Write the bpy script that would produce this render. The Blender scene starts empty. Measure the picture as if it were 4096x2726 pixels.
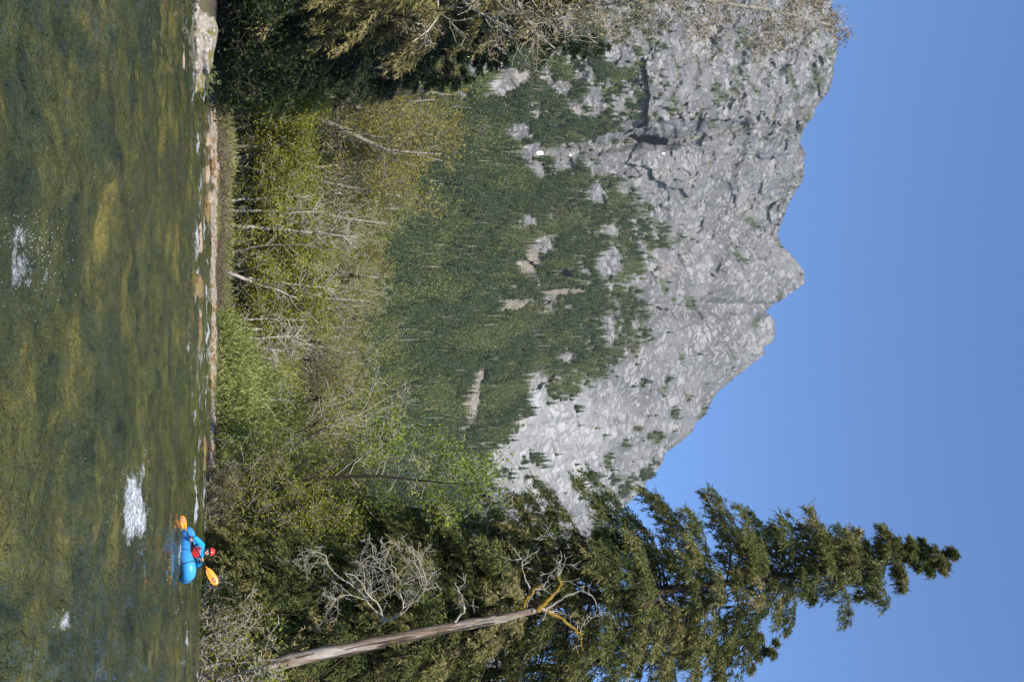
import bpy, bmesh, math, random
import numpy as np
from mathutils import Vector, Matrix

# ------------------------------------------------------------------ camera, light
F_PX = 4000.0            # focal length in photo pixels (4096 px = 36 mm)
PITCH = math.radians(15.2)
CAM_H = 1.5
CP, SP = math.cos(PITCH), math.sin(PITCH)
SUN_EL, SUN_AZ = math.radians(45), math.radians(1)   # azimuth: to the right of straight behind
SUNV = Vector((math.sin(SUN_AZ)*math.cos(SUN_EL), -math.cos(SUN_AZ)*math.cos(SUN_EL), math.sin(SUN_EL)))

scene = bpy.context.scene
COL = scene.collection
cam_d = bpy.data.cameras.new('camera'); cam = bpy.data.objects.new('camera', cam_d); COL.objects.link(cam)
cam_d.sensor_fit = 'HORIZONTAL'; cam_d.sensor_width = 36.0; cam_d.lens = 36.0*F_PX/4096.0
cam_d.clip_start = 0.1; cam_d.clip_end = 20000
# the photo lies on its side: image right is up, image top is the viewer's left
cx_ = Vector((0, -SP, CP)); cy_ = Vector((-1, 0, 0)); cz_ = Vector((0, -CP, -SP))
cam.matrix_world = Matrix(((cx_.x, cy_.x, cz_.x, 0), (cx_.y, cy_.y, cz_.y, 0), (cx_.z, cy_.z, cz_.z, CAM_H), (0, 0, 0, 1)))
scene.camera = cam
scene.view_settings.view_transform = 'Standard'; scene.view_settings.look = 'None'
scene.view_settings.exposure = 0.6; scene.view_settings.gamma = 1.0
world = bpy.data.worlds.new('World'); scene.world = world; world.use_nodes = True
wn = world.node_tree.nodes; wl = world.node_tree.links
sky = wn.new('ShaderNodeTexSky'); sky.sky_type = 'NISHITA'; sky.sun_disc = False
sky.sun_elevation = SUN_EL; sky.sun_rotation = math.atan2(SUNV.x, SUNV.y)
sky.air_density = 1.0; sky.dust_density = 0.0; sky.ozone_density = 10.0; sky.altitude = 300
bg = wn['Background']; bg.inputs['Strength'].default_value = 0.15
wl.new(sky.outputs[0], bg.inputs['Color'])
sun_d = bpy.data.lights.new('sun', 'SUN'); sun_d.energy = 5.0; sun_d.angle = math.radians(0.5); sun_d.color = (1.0, 0.94, 0.84)
sun = bpy.data.objects.new('sun', sun_d); COL.objects.link(sun)
sun.rotation_euler = SUNV.to_track_quat('Z', 'Y').to_euler(); sun.location = (60, -60, 80)
scene.cycles.max_bounces = 6; scene.cycles.transparent_max_bounces = 8
scene.cycles.use_denoising = True

# ------------------------------------------------------------------ geometry helpers
def tanel(v):
    b = (np.asarray(v, float)-2048.0)/F_PX
    return (SP+b*CP)/(CP-b*SP)
def at(u, v, Y):
    """world point at ground distance Y that the photo shows u px from its left edge, v px from its foot (photo held upright)"""
    a = (u-1363.0)/F_PX; b = (v-2048.0)/F_PX
    k = Y/(CP-b*SP)
    return np.array([a*k, Y, CAM_H+(SP+b*CP)*k])
def onwater(u, v, z=0.0):
    return at(u, v, (z-CAM_H)/float(tanel(v)))
def px_of(x, y, z):
    d = y*CP+(z-CAM_H)*SP
    return 1363+F_PX*x/d, 2048+F_PX*(-y*SP+(z-CAM_H)*CP)/d

_rng = np.random.RandomState(7)
_perm = np.concatenate([_rng.permutation(256)]*3)
_grad = _rng.normal(size=(256, 3)); _grad /= np.linalg.norm(_grad, axis=1)[:, None]
def perlin(x, y, z=0.0):
    x, y, z = np.broadcast_arrays(np.asarray(x, float), np.asarray(y, float), np.asarray(z, float))
    xi = np.floor(x).astype(int); yi = np.floor(y).astype(int); zi = np.floor(z).astype(int)
    xf = x-xi; yf = y-yi; zf = z-zi
    w = lambda t: t*t*t*(t*(t*6-15)+10)
    U, V, W = w(xf), w(yf), w(zf)
    out = 0
    for dx in (0, 1):
        for dy in (0, 1):
            for dz in (0, 1):
                h = _perm[_perm[_perm[(xi+dx) & 255]+((yi+dy) & 255)]+((zi+dz) & 255)]
                g = _grad[h]
                d = g[..., 0]*(xf-dx)+g[..., 1]*(yf-dy)+g[..., 2]*(zf-dz)
                out = out+d*(U if dx else 1-U)*(V if dy else 1-V)*(W if dz else 1-W)
    return out*1.5
def fbm(x, y, z=0.0, octv=4, gain=0.5):
    s = 0; a = 1.0; n = 0
    for i in range(octv):
        s = s+a*perlin(x*2**i+17*i, y*2**i-9*i, np.asarray(z)*2**i+5*i); n += a; a *= gain
    return s/n
def ridged(x, y, z=0.0, octv=4, gain=0.5):
    s = 0; a = 1.0; n = 0
    for i in range(octv):
        s = s+a*(1-2*np.abs(perlin(x*2**i+31*i, y*2**i+7*i, np.asarray(z)*2**i+3*i))); n += a; a *= gain
    return s/n
def sstep(a, b, x):
    t = np.clip((x-a)/(b-a), 0, 1); return t*t*(3-2*t)
def unit(a):
    a = np.asarray(a, float); return a/np.maximum(np.linalg.norm(a, axis=-1, keepdims=True), 1e-9)

class MB:
    """collects vertices, quads and triangles that become ONE mesh object"""
    def __init__(s): s.V = []; s.T = []; s.F = []; s.M = []; s.n = 0
    def add(s, v, f, tint=0.5, mi=0):
        v = np.asarray(v, float).reshape(-1, 3); f = np.asarray(f, int)
        s.V.append(v); s.T.append(np.broadcast_to(np.asarray(tint, float), (len(v),)))
        s.F.append(f+s.n); s.M.append(np.full(len(f), mi)); s.n += len(v)
    def tube(s, P, R, sides=5, tint=0.5, mi=0, closed=False, cap=True):
        P = np.asarray(P, float); R = np.broadcast_to(np.asarray(R, float), (len(P),)); n = len(P)
        if closed: t = unit(np.roll(P, -1, 0)-np.roll(P, 1, 0))
        else: t = unit(np.gradient(P, axis=0))
        ref = np.array([0.0, 0, 1]) if abs(unit(P[-1]-P[0])[2]) < 0.8 or closed else np.array([1.0, 0.2, 0])
        a = unit(np.cross(t, ref)); b = np.cross(a, t)
        th = np.arange(sides)*2*np.pi/sides
        v = P[:, None]+R[:, None, None]*(np.cos(th)[None, :, None]*a[:, None]+np.sin(th)[None, :, None]*b[:, None])
        m = n if closed else n-1
        i, j = np.meshgrid(np.arange(m), np.arange(sides), indexing='ij'); i = i.ravel(); j = j.ravel()
        i2 = (i+1) % n; j2 = (j+1) % sides
        s.add(v, np.stack([i*sides+j, i*sides+j2, i2*sides+j2, i2*sides+j], 1), tint, mi)
        if cap and not closed and sides >= 4:
            for r0 in (0, (n-1)*sides):
                c = s.n; s.add([P[0] if r0 == 0 else P[-1]], np.zeros((0, 3), int), tint, mi)
                base = c-n*sides+r0 if r0 == 0 else c-1-n*sides+r0
                j = np.arange(sides)
                s.F.append(np.stack([base+j, base+(j+1) % sides, np.full(sides, c)], 1)); s.M.append(np.full(sides, mi))
    def leaves(s, C, D, L, W, tint, rs, mi=0, bend=0.0):
        C = np.asarray(C, float); n = len(C)
        if not n: return
        D = unit(D); L = np.broadcast_to(L, (n,))[:, None]; W = np.broadcast_to(W, (n,))[:, None]
        sd = unit(np.cross(D, rs.normal(size=(n, 3)))); up = np.cross(sd, D)
        a = C; m = C+D*L*0.45+up*bend*L; tip = C+D*L
        v = np.stack([a, m+sd*W*.5, tip, m-sd*W*.5], 1).reshape(-1, 3)
        s.add(v, np.arange(4*n).reshape(-1, 4), np.repeat(np.broadcast_to(tint, (n,)), 4), mi)
    def needles(s, C, D, L, W, tint, rs, mi=0):
        C = np.asarray(C, float); n = len(C); D = unit(D); L = np.broadcast_to(L, (n,))[:, None]; W = np.broadcast_to(W, (n,))[:, None]
        sd = unit(np.cross(D, rs.normal(size=(n, 3))))
        v = np.stack([C+sd*W*.5, C+D*L, C-sd*W*.5], 1).reshape(-1, 3)
        s.add(v, np.arange(3*n).reshape(-1, 3), np.repeat(np.broadcast_to(tint, (n,)), 3), mi)
    def build(s, name, mats, parent=None, smooth=False, loc=(0, 0, 0)):
        me = bpy.data.meshes.new(name)
        V = np.concatenate(s.V) if s.V else np.zeros((0, 3)); T = np.concatenate(s.T)
        V = V-np.asarray(loc, float)
        me.vertices.add(len(V)); me.vertices.foreach_set('co', V.ravel())
        tot = sum(f.size for f in s.F); npoly = sum(len(f) for f in s.F)
        me.loops.add(tot); me.loops.foreach_set('vertex_index', np.concatenate([f.ravel() for f in s.F if f.size]).astype(np.int32))
        sizes = np.concatenate([np.full(len(f), f.shape[1]) for f in s.F if f.size])
        me.polygons.add(npoly); me.polygons.foreach_set('loop_start', np.concatenate([[0], np.cumsum(sizes)[:-1]]).astype(np.int32))
        me.polygons.foreach_set('material_index', np.concatenate([m for m, f in zip(s.M, s.F) if f.size]).astype(np.int32))
        if smooth: me.polygons.foreach_set('use_smooth', np.ones(npoly, bool))
        me.attributes.new('tint', 'FLOAT', 'POINT').data.foreach_set('value', T.astype(np.float32))
        for m in (mats if isinstance(mats, (list, tuple)) else [mats]): me.materials.append(m)
        me.update(calc_edges=True); me.validate()
        o = bpy.data.objects.new(name, me); COL.objects.link(o)
        if parent is not None: o.parent = parent
        return o
def set_attr(o, name, val):
    o.data.attributes.new(name, 'FLOAT', 'POINT').data.foreach_set('value', np.asarray(val, np.float32).ravel())
def tag(o, label=None, cat=None, group=None, kind=None):
    if label: o['label'] = label
    if cat: o['category'] = cat
    if group: o['group'] = group
    if kind: o['kind'] = kind
    return o
def empty(name, loc=(0, 0, 0)):
    o = bpy.data.objects.new(name, None); COL.objects.link(o); o.location = loc; o.empty_display_size = 0.3; return o
def copy_tree(o, parent=None):
    c = o.copy(); COL.objects.link(c); c.parent = parent
    for ch in list(o.children): copy_tree(ch, c)
    return c
def catmull(P, n):
    P = np.asarray(P, float); Q = np.concatenate([[2*P[0]-P[1]], P, [2*P[-1]-P[-2]]])
    t = np.linspace(0, len(P)-1-1e-6, n); i = t.astype(int); f = (t-i)[:, None]
    a, b, c, d = Q[i], Q[i+1], Q[i+2], Q[i+3]
    return .5*((2*b)+(c-a)*f+(2*a-5*b+4*c-d)*f**2+(3*b-a-3*c+d)*f**3)
def grid_faces(nr, nc):
    i, j = np.meshgrid(np.arange(nr-1), np.arange(nc-1), indexing='ij'); k = (i*nc+j).ravel()
    return np.stack([k, k+1, k+nc+1, k+nc], 1)

# ------------------------------------------------------------------ materials
def new_mat(name):
    m = bpy.data.materials.new(name); m.use_nodes = True
    return m, m.node_tree.nodes, m.node_tree.links, m.node_tree.nodes['Principled BSDF']
def N(ns, t, **k):
    n = ns.new(t)
    for a, b in k.items():
        if a.startswith('i_'): n.inputs[a[2:].replace('_', ' ')].default_value = b
        else: setattr(n, a, b)
    return n
def ramp(ns, ls, fac, stops):
    r = ns.new('ShaderNodeValToRGB'); e = r.color_ramp.elements
    while len(e) < len(stops): e.new(0.5)
    for k, (p, c) in enumerate(stops): e[k].position = p; e[k].color = (*c, 1) if len(c) == 3 else c
    ls.new(fac, r.inputs[0]); return r.outputs[0]
def mixc(ns, ls, fac, a, b, mode='MIX'):
    m = ns.new('ShaderNodeMix'); m.data_type = 'RGBA'; m.blend_type = mode
    for s, val in ((m.inputs[0], fac), (m.inputs[6], a), (m.inputs[7], b)):
        if isinstance(val, (int, float)): s.default_value = val
        elif isinstance(val, tuple): s.default_value = (*val, 1)
        else: ls.new(val, s)
    return m.outputs[2]
def math_(ns, ls, op, a, b=0.0, clamp=False):
    m = ns.new('ShaderNodeMath'); m.operation = op; m.use_clamp = clamp
    for k, val in enumerate((a, b)):
        if isinstance(val, (int, float)): m.inputs[k].default_value = val
        else: ls.new(val, m.inputs[k])
    return m.outputs[0]
def attr(ns, name):
    n = ns.new('ShaderNodeAttribute'); n.attribute_name = name; return n.outputs['Fac']
def noise_(ns, ls, scale, detail=4, vec=None, rough=0.5, stretch=None):
    if vec is None: vec = ns.new('ShaderNodeTexCoord').outputs['Object']
    if stretch:
        mp = ns.new('ShaderNodeMapping'); mp.inputs['Scale'].default_value = stretch; ls.new(vec, mp.inputs[0]); vec = mp.outputs[0]
    n = ns.new('ShaderNodeTexNoise'); n.inputs['Scale'].default_value = scale; n.inputs['Detail'].default_value = detail
    n.inputs['Roughness'].default_value = rough; ls.new(vec, n.inputs['Vector']); return n.outputs['Fac']
def bump_(ns, ls, h, dist, strength=1.0, normal=None):
    b = ns.new('ShaderNodeBump'); b.inputs['Distance'].default_value = dist; b.inputs['Strength'].default_value = strength
    ls.new(h, b.inputs['Height'])
    if normal is not None: ls.new(normal, b.inputs['Normal'])
    return b.outputs[0]
def leaf_mat(name, stops, trans=0.3, objvar=0.25):
    m, ns, ls, p = new_mat(name)
    t = attr(ns, 'tint')
    col = ramp(ns, ls, t, stops)
    if objvar:
        oi = ns.new('ShaderNodeObjectInfo')
        k = math_(ns, ls, 'MULTIPLY_ADD', oi.outputs['Random'], objvar)
        ls.new(k, k.node.inputs[0]) if False else None
        k.node.inputs[2].default_value = 1-objvar*0.5
        hv = ns.new('ShaderNodeHueSaturation'); ls.new(k, hv.inputs['Value']); ls.new(col, hv.inputs['Color']); col = hv.outputs[0]
    ls.new(col, p.inputs['Base Color']); p.inputs['Roughness'].default_value = 0.6; p.inputs['Specular IOR Level'].default_value = 0.25
    tr = ns.new('ShaderNodeBsdfTranslucent'); ls.new(col, tr.inputs[0])
    mx = ns.new('ShaderNodeMixShader'); mx.inputs[0].default_value = trans
    ls.new(p.outputs[0], mx.inputs[1]); ls.new(tr.outputs[0], mx.inputs[2]); ls.new(mx.outputs[0], ns['Material Output'].inputs[0])
    return m
def bark_mat(name, stops, scale=6, stretch=(1, 1, .25), bump=0.02, moss=None, moss_lo=0.55):
    m, ns, ls, p = new_mat(name)
    n = noise_(ns, ls, scale, 6, stretch=stretch, rough=0.65)
    col = ramp(ns, ls, n, stops)
    if moss:
        n2 = noise_(ns, ls, scale*0.35, 4)
        f = ramp(ns, ls, n2, [(moss_lo, (0, 0, 0)), (moss_lo+.08, (1, 1, 1))])
        col = mixc(ns, ls, f, col, moss)
    ls.new(col, p.inputs['Base Color']); p.inputs['Roughness'].default_value = 0.85; p.inputs['Specular IOR Level'].default_value = 0.2
    ls.new(bump_(ns, ls, n, bump), p.inputs['Normal']); return m
def plain(name, col, rough=0.5, var=0.15, scale=8, spec=0.4, bump=0.0, coat=0.0):
    m, ns, ls, p = new_mat(name)
    n = noise_(ns, ls, scale, 4)
    c = mixc(ns, ls, n, tuple(x*(1-var) for x in col), tuple(min(1, x*(1+var)) for x in col))
    ls.new(c, p.inputs['Base Color']); p.inputs['Roughness'].default_value = rough; p.inputs['Specular IOR Level'].default_value = spec
    p.inputs['Coat Weight'].default_value = coat
    if bump: ls.new(bump_(ns, ls, n, bump), p.inputs['Normal'])
    return m

M = {}
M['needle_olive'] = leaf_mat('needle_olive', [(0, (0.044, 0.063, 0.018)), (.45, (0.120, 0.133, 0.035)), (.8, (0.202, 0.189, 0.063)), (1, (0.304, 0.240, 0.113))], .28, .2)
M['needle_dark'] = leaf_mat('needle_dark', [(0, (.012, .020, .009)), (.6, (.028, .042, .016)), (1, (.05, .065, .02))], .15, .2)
M['needle_tan'] = leaf_mat('needle_tan', [(0, (0.079, 0.079, 0.025)), (.5, (0.229, 0.194, 0.066)), (1, (0.439, 0.351, 0.176))], .2, .2)
M['needle_far'] = leaf_mat('needle_far', [(0, (0.056, 0.087, 0.024)), (.5, (0.106, 0.146, 0.039)), (1, (0.173, 0.205, 0.059))], .36, .22)
M['needle_far_deep'] = leaf_mat('needle_far_deep', [(0, (0.037, 0.064, 0.019)), (.5, (0.071, 0.107, 0.032)), (1, (0.119, 0.154, 0.049))], .36, .22)
M['needle_far_olive'] = leaf_mat('needle_far_olive', [(0, (0.093, 0.123, 0.035)), (.5, (0.178, 0.204, 0.058)), (1, (0.278, 0.285, 0.093))], .36, .22)
M['scrub_far'] = leaf_mat('scrub_far', [(0, (0.075, 0.089, 0.028)), (.5, (0.140, 0.146, 0.047)), (1, (0.215, 0.208, 0.094))], .36, .22)
M['scrub_brown'] = leaf_mat('scrub_brown', [(0, (0.079, 0.070, 0.049)), (.5, (0.142, 0.124, 0.089)), (1, (0.212, 0.186, 0.142))], .36, .22)
M['leaf_lime'] = leaf_mat('leaf_lime', [(0, (0.114, 0.134, 0.019)), (.5, (0.254, 0.276, 0.036)), (1, (0.432, 0.417, 0.084))], .48, .25)
M['leaf_gold'] = leaf_mat('leaf_gold', [(0, (0.123, 0.109, 0.025)), (.5, (0.273, 0.232, 0.055)), (1, (0.423, 0.355, 0.123))], .48, .2)
M['leaf_green'] = leaf_mat('leaf_green', [(0, (0.084, 0.114, 0.017)), (.5, (0.192, 0.246, 0.031)), (1, (0.336, 0.396, 0.060))], .48, .25)
M['leaf_shade'] = leaf_mat('leaf_shade', [(0, (.015, .026, .008)), (.6, (.035, .055, .013)), (1, (.07, .095, .02))], .2, .25)  # near-black greens: understory shade put into the leaf colour
M['catkin'] = leaf_mat('catkin', [(0, (0.103, 0.069, 0.034)), (.5, (0.253, 0.190, 0.103)), (1, (0.529, 0.460, 0.276))], .15, .15)
M['dry_brush'] = leaf_mat('dry_brush', [(0, (.09, .07, .045)), (.5, (.19, .15, .10)), (1, (.30, .25, .18))], .15, .2)
M['grass'] = leaf_mat('grass', [(0, (0.136, 0.166, 0.044)), (.5, (0.257, 0.299, 0.089)), (1, (0.407, 0.403, 0.164))], .3, 0)
M['bark_pale'] = bark_mat('bark_pale', [(.3, (0.132, 0.116, 0.099)), (.5, (0.315, 0.289, 0.256)), (.7, (0.480, 0.447, 0.397))], 5, (1, 1, .5), .02, (0.199, 0.107, 0.024), .60)
M['bark_grey'] = bark_mat('bark_grey', [(.3, (.11, .095, .075)), (.6, (.27, .245, .20)), (.8, (.42, .39, .33))], 8, (1, 1, .4), .01, (.20, .12, .02), .66)
M['twig_grey'] = bark_mat('twig_grey', [(.3, (0.213, 0.188, 0.150)), (.7, (0.450, 0.413, 0.338))], 8, (1, 1, .4), .004)
M['bark_dark'] = bark_mat('bark_dark', [(.3, (.030, .022, .016)), (.7, (.085, .065, .05))], 6, (1, 1, .3), .03, (.13, .085, .015), .64)
M['bark_snag'] = bark_mat('bark_snag', [(.30, (0.056, 0.037, 0.026)), (.45, (0.192, 0.133, 0.096)), (.58, (0.296, 0.252, 0.215)), (.72, (0.459, 0.392, 0.318))], 2.6, (1, 1, .22), .05)
M['moss_gold'] = bark_mat('moss_gold', [(.3, (.10, .065, .01)), (.6, (.27, .165, .02)), (.8, (.36, .25, .05))], 9, (1, 1, 1), .03)

# ------------------------------------------------------------------ shoreline, ground, river
shore_px = [(378, 838), (700, 842), (1000, 845), (1400, 845), (1700, 843), (1850, 832), (2100, 824), (2450, 816), (2726, 806), (3100, 790)]
SHORE = [(-90, 33.0), (-30, 34.5), (-11.2, 35.6), (-9.0, 36.6), (-9.6, 39.5), (-13.2, 46)]+[tuple(onwater(u, v)[:2]) for u, v in shore_px]+[(60, 30), (120, 26)]
SHORE = np.array(SHORE)
def shore_dist(x, y):
    """signed distance to the far shoreline, positive on land"""
    x = np.asarray(x, float); y = np.asarray(y, float)
    best = np.full(x.shape, 1e9)
    for a, b in zip(SHORE[:-1], SHORE[1:]):
        d = b-a; t = np.clip(((x-a[0])*d[0]+(y-a[1])*d[1])/(d@d), 0, 1)
        best = np.minimum(best, np.hypot(x-a[0]-t*d[0], y-a[1]-t*d[1]))
    poly = np.concatenate([SHORE, [[120, -400], [-90, -400]]])
    inside = np.zeros(x.shape, bool)
    for (x1, y1), (x2, y2) in zip(poly, np.roll(poly, -1, 0)):
        if y1 == y2: continue
        c = ((y1 > y) != (y2 > y)) & (x < (x2-x1)*(y-y1)/(y2-y1)+x1)
        inside ^= c
    return np.where(inside, -best, best)
def ground_z(x, y):
    d = shore_dist(x, y)+0.35*fbm(np.asarray(x)*.7, np.asarray(y)*.7, 3.1, 3)+1.3*fbm(np.asarray(x)*.16, np.asarray(y)*.05, 6.1, 2)
    z = np.where(d < 0, np.maximum(-0.9, d*0.25), np.minimum(d, 1.2)*0.45+np.clip(d-1.2, 0, 8)*0.06+np.clip(d-9, 0, None)*0.012)
    z = z+sstep(70, 260, np.asarray(y, float))*np.clip(np.asarray(y, float)-70, 0, None)*0.055
    left = sstep(-10, -30, np.asarray(x, float))*sstep(38, 70, np.asarray(y, float))*7
    z = z+left+sstep(14, 40, np.asarray(x, float))*sstep(44, 80, np.asarray(y, float))*4
    # the near bank that the photographer stands on
    near = sstep(5.2, 2.2, np.asarray(y, float)-0.03*np.asarray(x, float))
    z = z*(1-near)+near*0.05
    return z+np.where(d > .4, .12*fbm(np.asarray(x)*.5, np.asarray(y)*.5, 1.0, 3), 0)
def build_ground():
    ys = np.concatenate([[-700, -300, -120, -60, -15, -4], np.linspace(0, 8, 14), np.linspace(9, 31, 22), np.linspace(31.5, 66, 110), np.geomspace(67, 900, 50), [1600, 2600]])
    xs = np.concatenate([[-2600, -1500, -900, -400, -200, -110], np.linspace(-70, -20, 40), np.linspace(-19.6, 30, 190), np.linspace(31, 70, 30), [110, 200, 400, 900, 1500, 2600]])
    X, Y = np.meshgrid(xs, ys); Z = ground_z(X, np.clip(Y, None, 900))
    mb = MB(); mb.add(np.stack([X, Y, Z], -1), grid_faces(len(ys), len(xs)))
    m, ns, ls, p = new_mat('earth')
    n = noise_(ns, ls, 1.3, 6, rough=.7); n2 = noise_(ns, ls, .25, 3)
    c = mixc(ns, ls, ramp(ns, ls, n2, [(.4, (0, 0, 0)), (.6, (1, 1, 1))]),
             ramp(ns, ls, n, [(.3, (.03, .022, .014)), (.7, (.085, .065, .045))]),
             ramp(ns, ls, n, [(.3, (.05, .06, .015)), (.7, (.13, .14, .04))]))
    geo = ns.new('ShaderNodeNewGeometry'); sx = ns.new('ShaderNodeSeparateXYZ'); ls.new(geo.outputs['Position'], sx.inputs[0])
    f = ramp(ns, ls, math_(ns, ls, 'MULTIPLY_ADD', sx.outputs['Z'], 1.2), [(.0, (1, 1, 1)), (.30, (0, 0, 0))])
    c = mixc(ns, ls, f, c, ramp(ns, ls, noise_(ns, ls, 6, 5), [(.35, (.13, .11, .085)), (.5, (.36, .31, .25)), (.7, (.5, .45, .37))]))
    ls.new(c, p.inputs['Base Color']); p.inputs['Roughness'].default_value = .95
    ls.new(bump_(ns, ls, n, .08), p.inputs['Normal'])
    o = mb.build('ground', m, smooth=True); tag(o, kind='structure')
build_ground()

# white water: (u, v, half width u, half height v, strength) as seen on the water plane
foams = [(2220, 709, 120, 5, .7), (2110, 722, 40, 6, .7), (300, 600, 30, 5, .3), (700, 330, 16, 30, .3), (1350, 420, 40, 10, .35), (1700, 330, 60, 8, .35), (1450, 660, 70, 7, .35), (1580, 690, 50, 6, .4), (950, 60, 90, 70, .8), (1050, 60, 190, 70, .7), (1130, 190, 120, 26, .7), (1000, 110, 110, 60, .6), (1500, 200, 60, 14, .45), (1980, 515, 130, 30, 1.15), (2080, 520, 110, 45, 1.15), (2190, 545, 60, 14, .7),
         (1880, 540, 60, 12, .7), (2350, 660, 70, 12, .6), (2260, 655, 40, 10, .6), (2480, 225, 60, 26, .8), (2560, 740, 90, 8, .7), (2650, 715, 60, 8, .6),
         (2020, 772, 90, 7, 1.0), (1900, 768, 120, 5, .7), (1650, 772, 130, 5, .55), (560, 784, 90, 6, .8), (800, 786, 120, 5, .7), (960, 782, 110, 5, .7), (1150, 784, 40, 7, .7), (1120, 783, 160, 4, .6),
         (300, 762, 70, 7, .7), (60, 755, 50, 5, .5), (400, 770, 80, 4, .5), (1350, 752, 150, 4, .5), (1500, 755, 120, 4, .5), (1250, 812, 180, 3, .35), (1600, 808, 150, 3, .45), (450, 655, 40, 8, .35),
         (170, 240, 40, 12, .3), (640, 690, 60, 5, .35), (820, 500, 40, 10, .3), (2700, 780, 60, 8, .6), (2440, 700, 120, 6, .5), (2090, 735, 50, 8, .5), (2160, 712, 60, 6, .5), (2290, 712, 60, 6, .5)]
def build_river():
    vs = np.concatenate([np.linspace(-420, -10, 24), np.linspace(0, 700, 240), np.linspace(703, 858, 80)])
    al = np.concatenate([np.linspace(-1.6, -.46, 30), np.linspace(-.45, .45, 460), np.linspace(.46, 1.6, 30)])
    Yr = -CAM_H/tanel(vs)
    A, Y = np.meshgrid(al, Yr); X = A*Y
    X = X+0.0
    # flowing water: chop stretched along the current (left to right), standing waves, boils
    warp = fbm(X*.12, Y*.2, 4.0, 3)*2.2
    z = .17*fbm(X*.42+2, (Y+warp)*.45, 0, 3)
    z = z+.11*fbm(X*1.1, (Y+warp)*1.0, 7, 3)
    z = z+.055*ridged(X*2.2+warp, (Y+warp*.6)*1.9, 2, 3)
    near = np.clip(14/Y, 0.25, 1.0)
    z = z+.030*near*fbm(X*4.5, Y*7, 5, 3)+.010*near**2*fbm(X*13, Y*18, 15, 2)
    U, Vv = px_of(X, Y, 0.0)
    foam = np.zeros_like(X); lift = np.zeros_like(X)
    for u, v, ru, rv, s in foams:
        g = np.exp(-(((U-u)/ru)**2+((Vv-v)/rv)**2)); foam = np.maximum(foam, g*s); lift += g*s
    nz = fbm(X*1.6, Y*2.4, 9, 4, .65); nz2 = ridged(X*5, Y*7, 3, 3)
    fo = np.clip((foam*1.5-0.46+nz*1.0), 0, 1)*np.clip(.6+nz2*.7, 0, 1)
    # thin lines of bubbles carried along the current
    ln = ridged(X*.22+warp*.3, (Y+warp)*1.1, 11, 2); br = fbm(X*2.5, Y*5, 13, 3)
    fo = np.maximum(fo, sstep(.80, .98, ln)*sstep(.28, .55, br)*.45)
    sh = sstep(27, 36, Y)*(.4+.6*sstep(0, -14, -Y+38)); rl = ridged(X*.07, (Y+.3*warp)*.33, 31, 2); bk = fbm(X*.7, Y*.8, 33, 3, .6)
    fo = np.maximum(fo, sh*sstep(.55, .85, rl)*sstep(-.12, .25, bk)*1.0)
    z = z+np.clip(lift, 0, 1.2)*(.05+.10*np.abs(fbm(X*3, Y*4, 6, 3)))*np.clip(Y/18, .5, 1.3)
    d = shore_dist(X, Y); z = z*np.clip(-d*1.2, 0.15, 1)-0.01
    mb = MB(); mb.add(np.stack([X, Y, z], -1), grid_faces(len(vs), len(al)))
    m, ns, ls, p = new_mat('river_water')
    tc = ns.new('ShaderNodeTexCoord').outputs['Object']
    wn_ = ns.new('ShaderNodeTexNoise'); wn_.inputs['Scale'].default_value = .5; wn_.inputs['Detail'].default_value = 3; ls.new(tc, wn_.inputs['Vector'])
    add = ns.new('ShaderNodeVectorMath'); add.operation = 'MULTIPLY_ADD'; add.inputs[1].default_value = (1.6, 1.6, 0); ls.new(wn_.outputs['Color'], add.inputs[0]); ls.new(tc, add.inputs[2])
    wv = add.outputs[0]
    n1 = noise_(ns, ls, .75, 9, wv, .70, (1.15, .7, 1)); n2 = noise_(ns, ls, 2.6, 9, wv, .75, (1.1, .7, 1)); n3 = noise_(ns, ls, .30, 5, wv, .6, (1.1, .7, 1))
    # the bed seen through clear shallow water: olive cobbles, weed, ochre; dark patches paint in wave-trough shade
    c = ramp(ns, ls, n1, [(.30, (.005, .009, .007)), (.43, (.028, .036, .013)), (.54, (.080, .080, .020)), (.63, (.17, .145, .03)), (.8, (.24, .185, .042))])
    c = mixc(ns, ls, ramp(ns, ls, n2, [(.46, (0, 0, 0)), (.64, (.6, .6, .6))]), c, (.066, .070, .022))
    c = mixc(ns, ls, ramp(ns, ls, n3, [(.46, (0, 0, 0)), (.60, (.7, .7, .7))]), c, (.030, .038, .020))
    n4 = noise_(ns, ls, 1.1, 4, wv, .6, (1, .6, 1))
    c = mixc(ns, ls, ramp(ns, ls, n4, [(.68, (0, 0, 0)), (.76, (.6, .6, .6))]), c, (.17, .085, .02))
    f = attr(ns, 'foam')
    fn = noise_(ns, ls, 7, 12, wv, .85, (.9, .8, 1))
    fsum = math_(ns, ls, 'MULTIPLY_ADD', math_(ns, ls, 'ADD', f, math_(ns, ls, 'MULTIPLY', fn, 1.5)), 2.6); fsum.node.inputs[2].default_value = -2.6*1.12; fsum.node.use_clamp = True
    sp = ramp(ns, ls, noise_(ns, ls, 26, 4, tc, .7), [(.38, (.25, .25, .25)), (.58, (1, 1, 1))])
    ff = math_(ns, ls, 'MULTIPLY', fsum, sp, True)
    c = mixc(ns, ls, ff, c, (.70, .72, .74))
    ls.new(c, p.inputs['Base Color']); p.inputs['IOR'].default_value = 1.33
    rr = math_(ns, ls, 'MULTIPLY_ADD', ff, .5); rr.node.inputs[2].default_value = .055; ls.new(rr, p.inputs['Roughness'])
    b1 = noise_(ns, ls, 5.5, 5, wv, .65, (1.1, .8, 1)); b2 = noise_(ns, ls, 22, 3, tc, .6, (1, .8, 1))
    nb = bump_(ns, ls, b2, .04, 1.0, bump_(ns, ls, b1, .20, 1.0)); ls.new(nb, p.inputs['Normal'])
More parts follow.
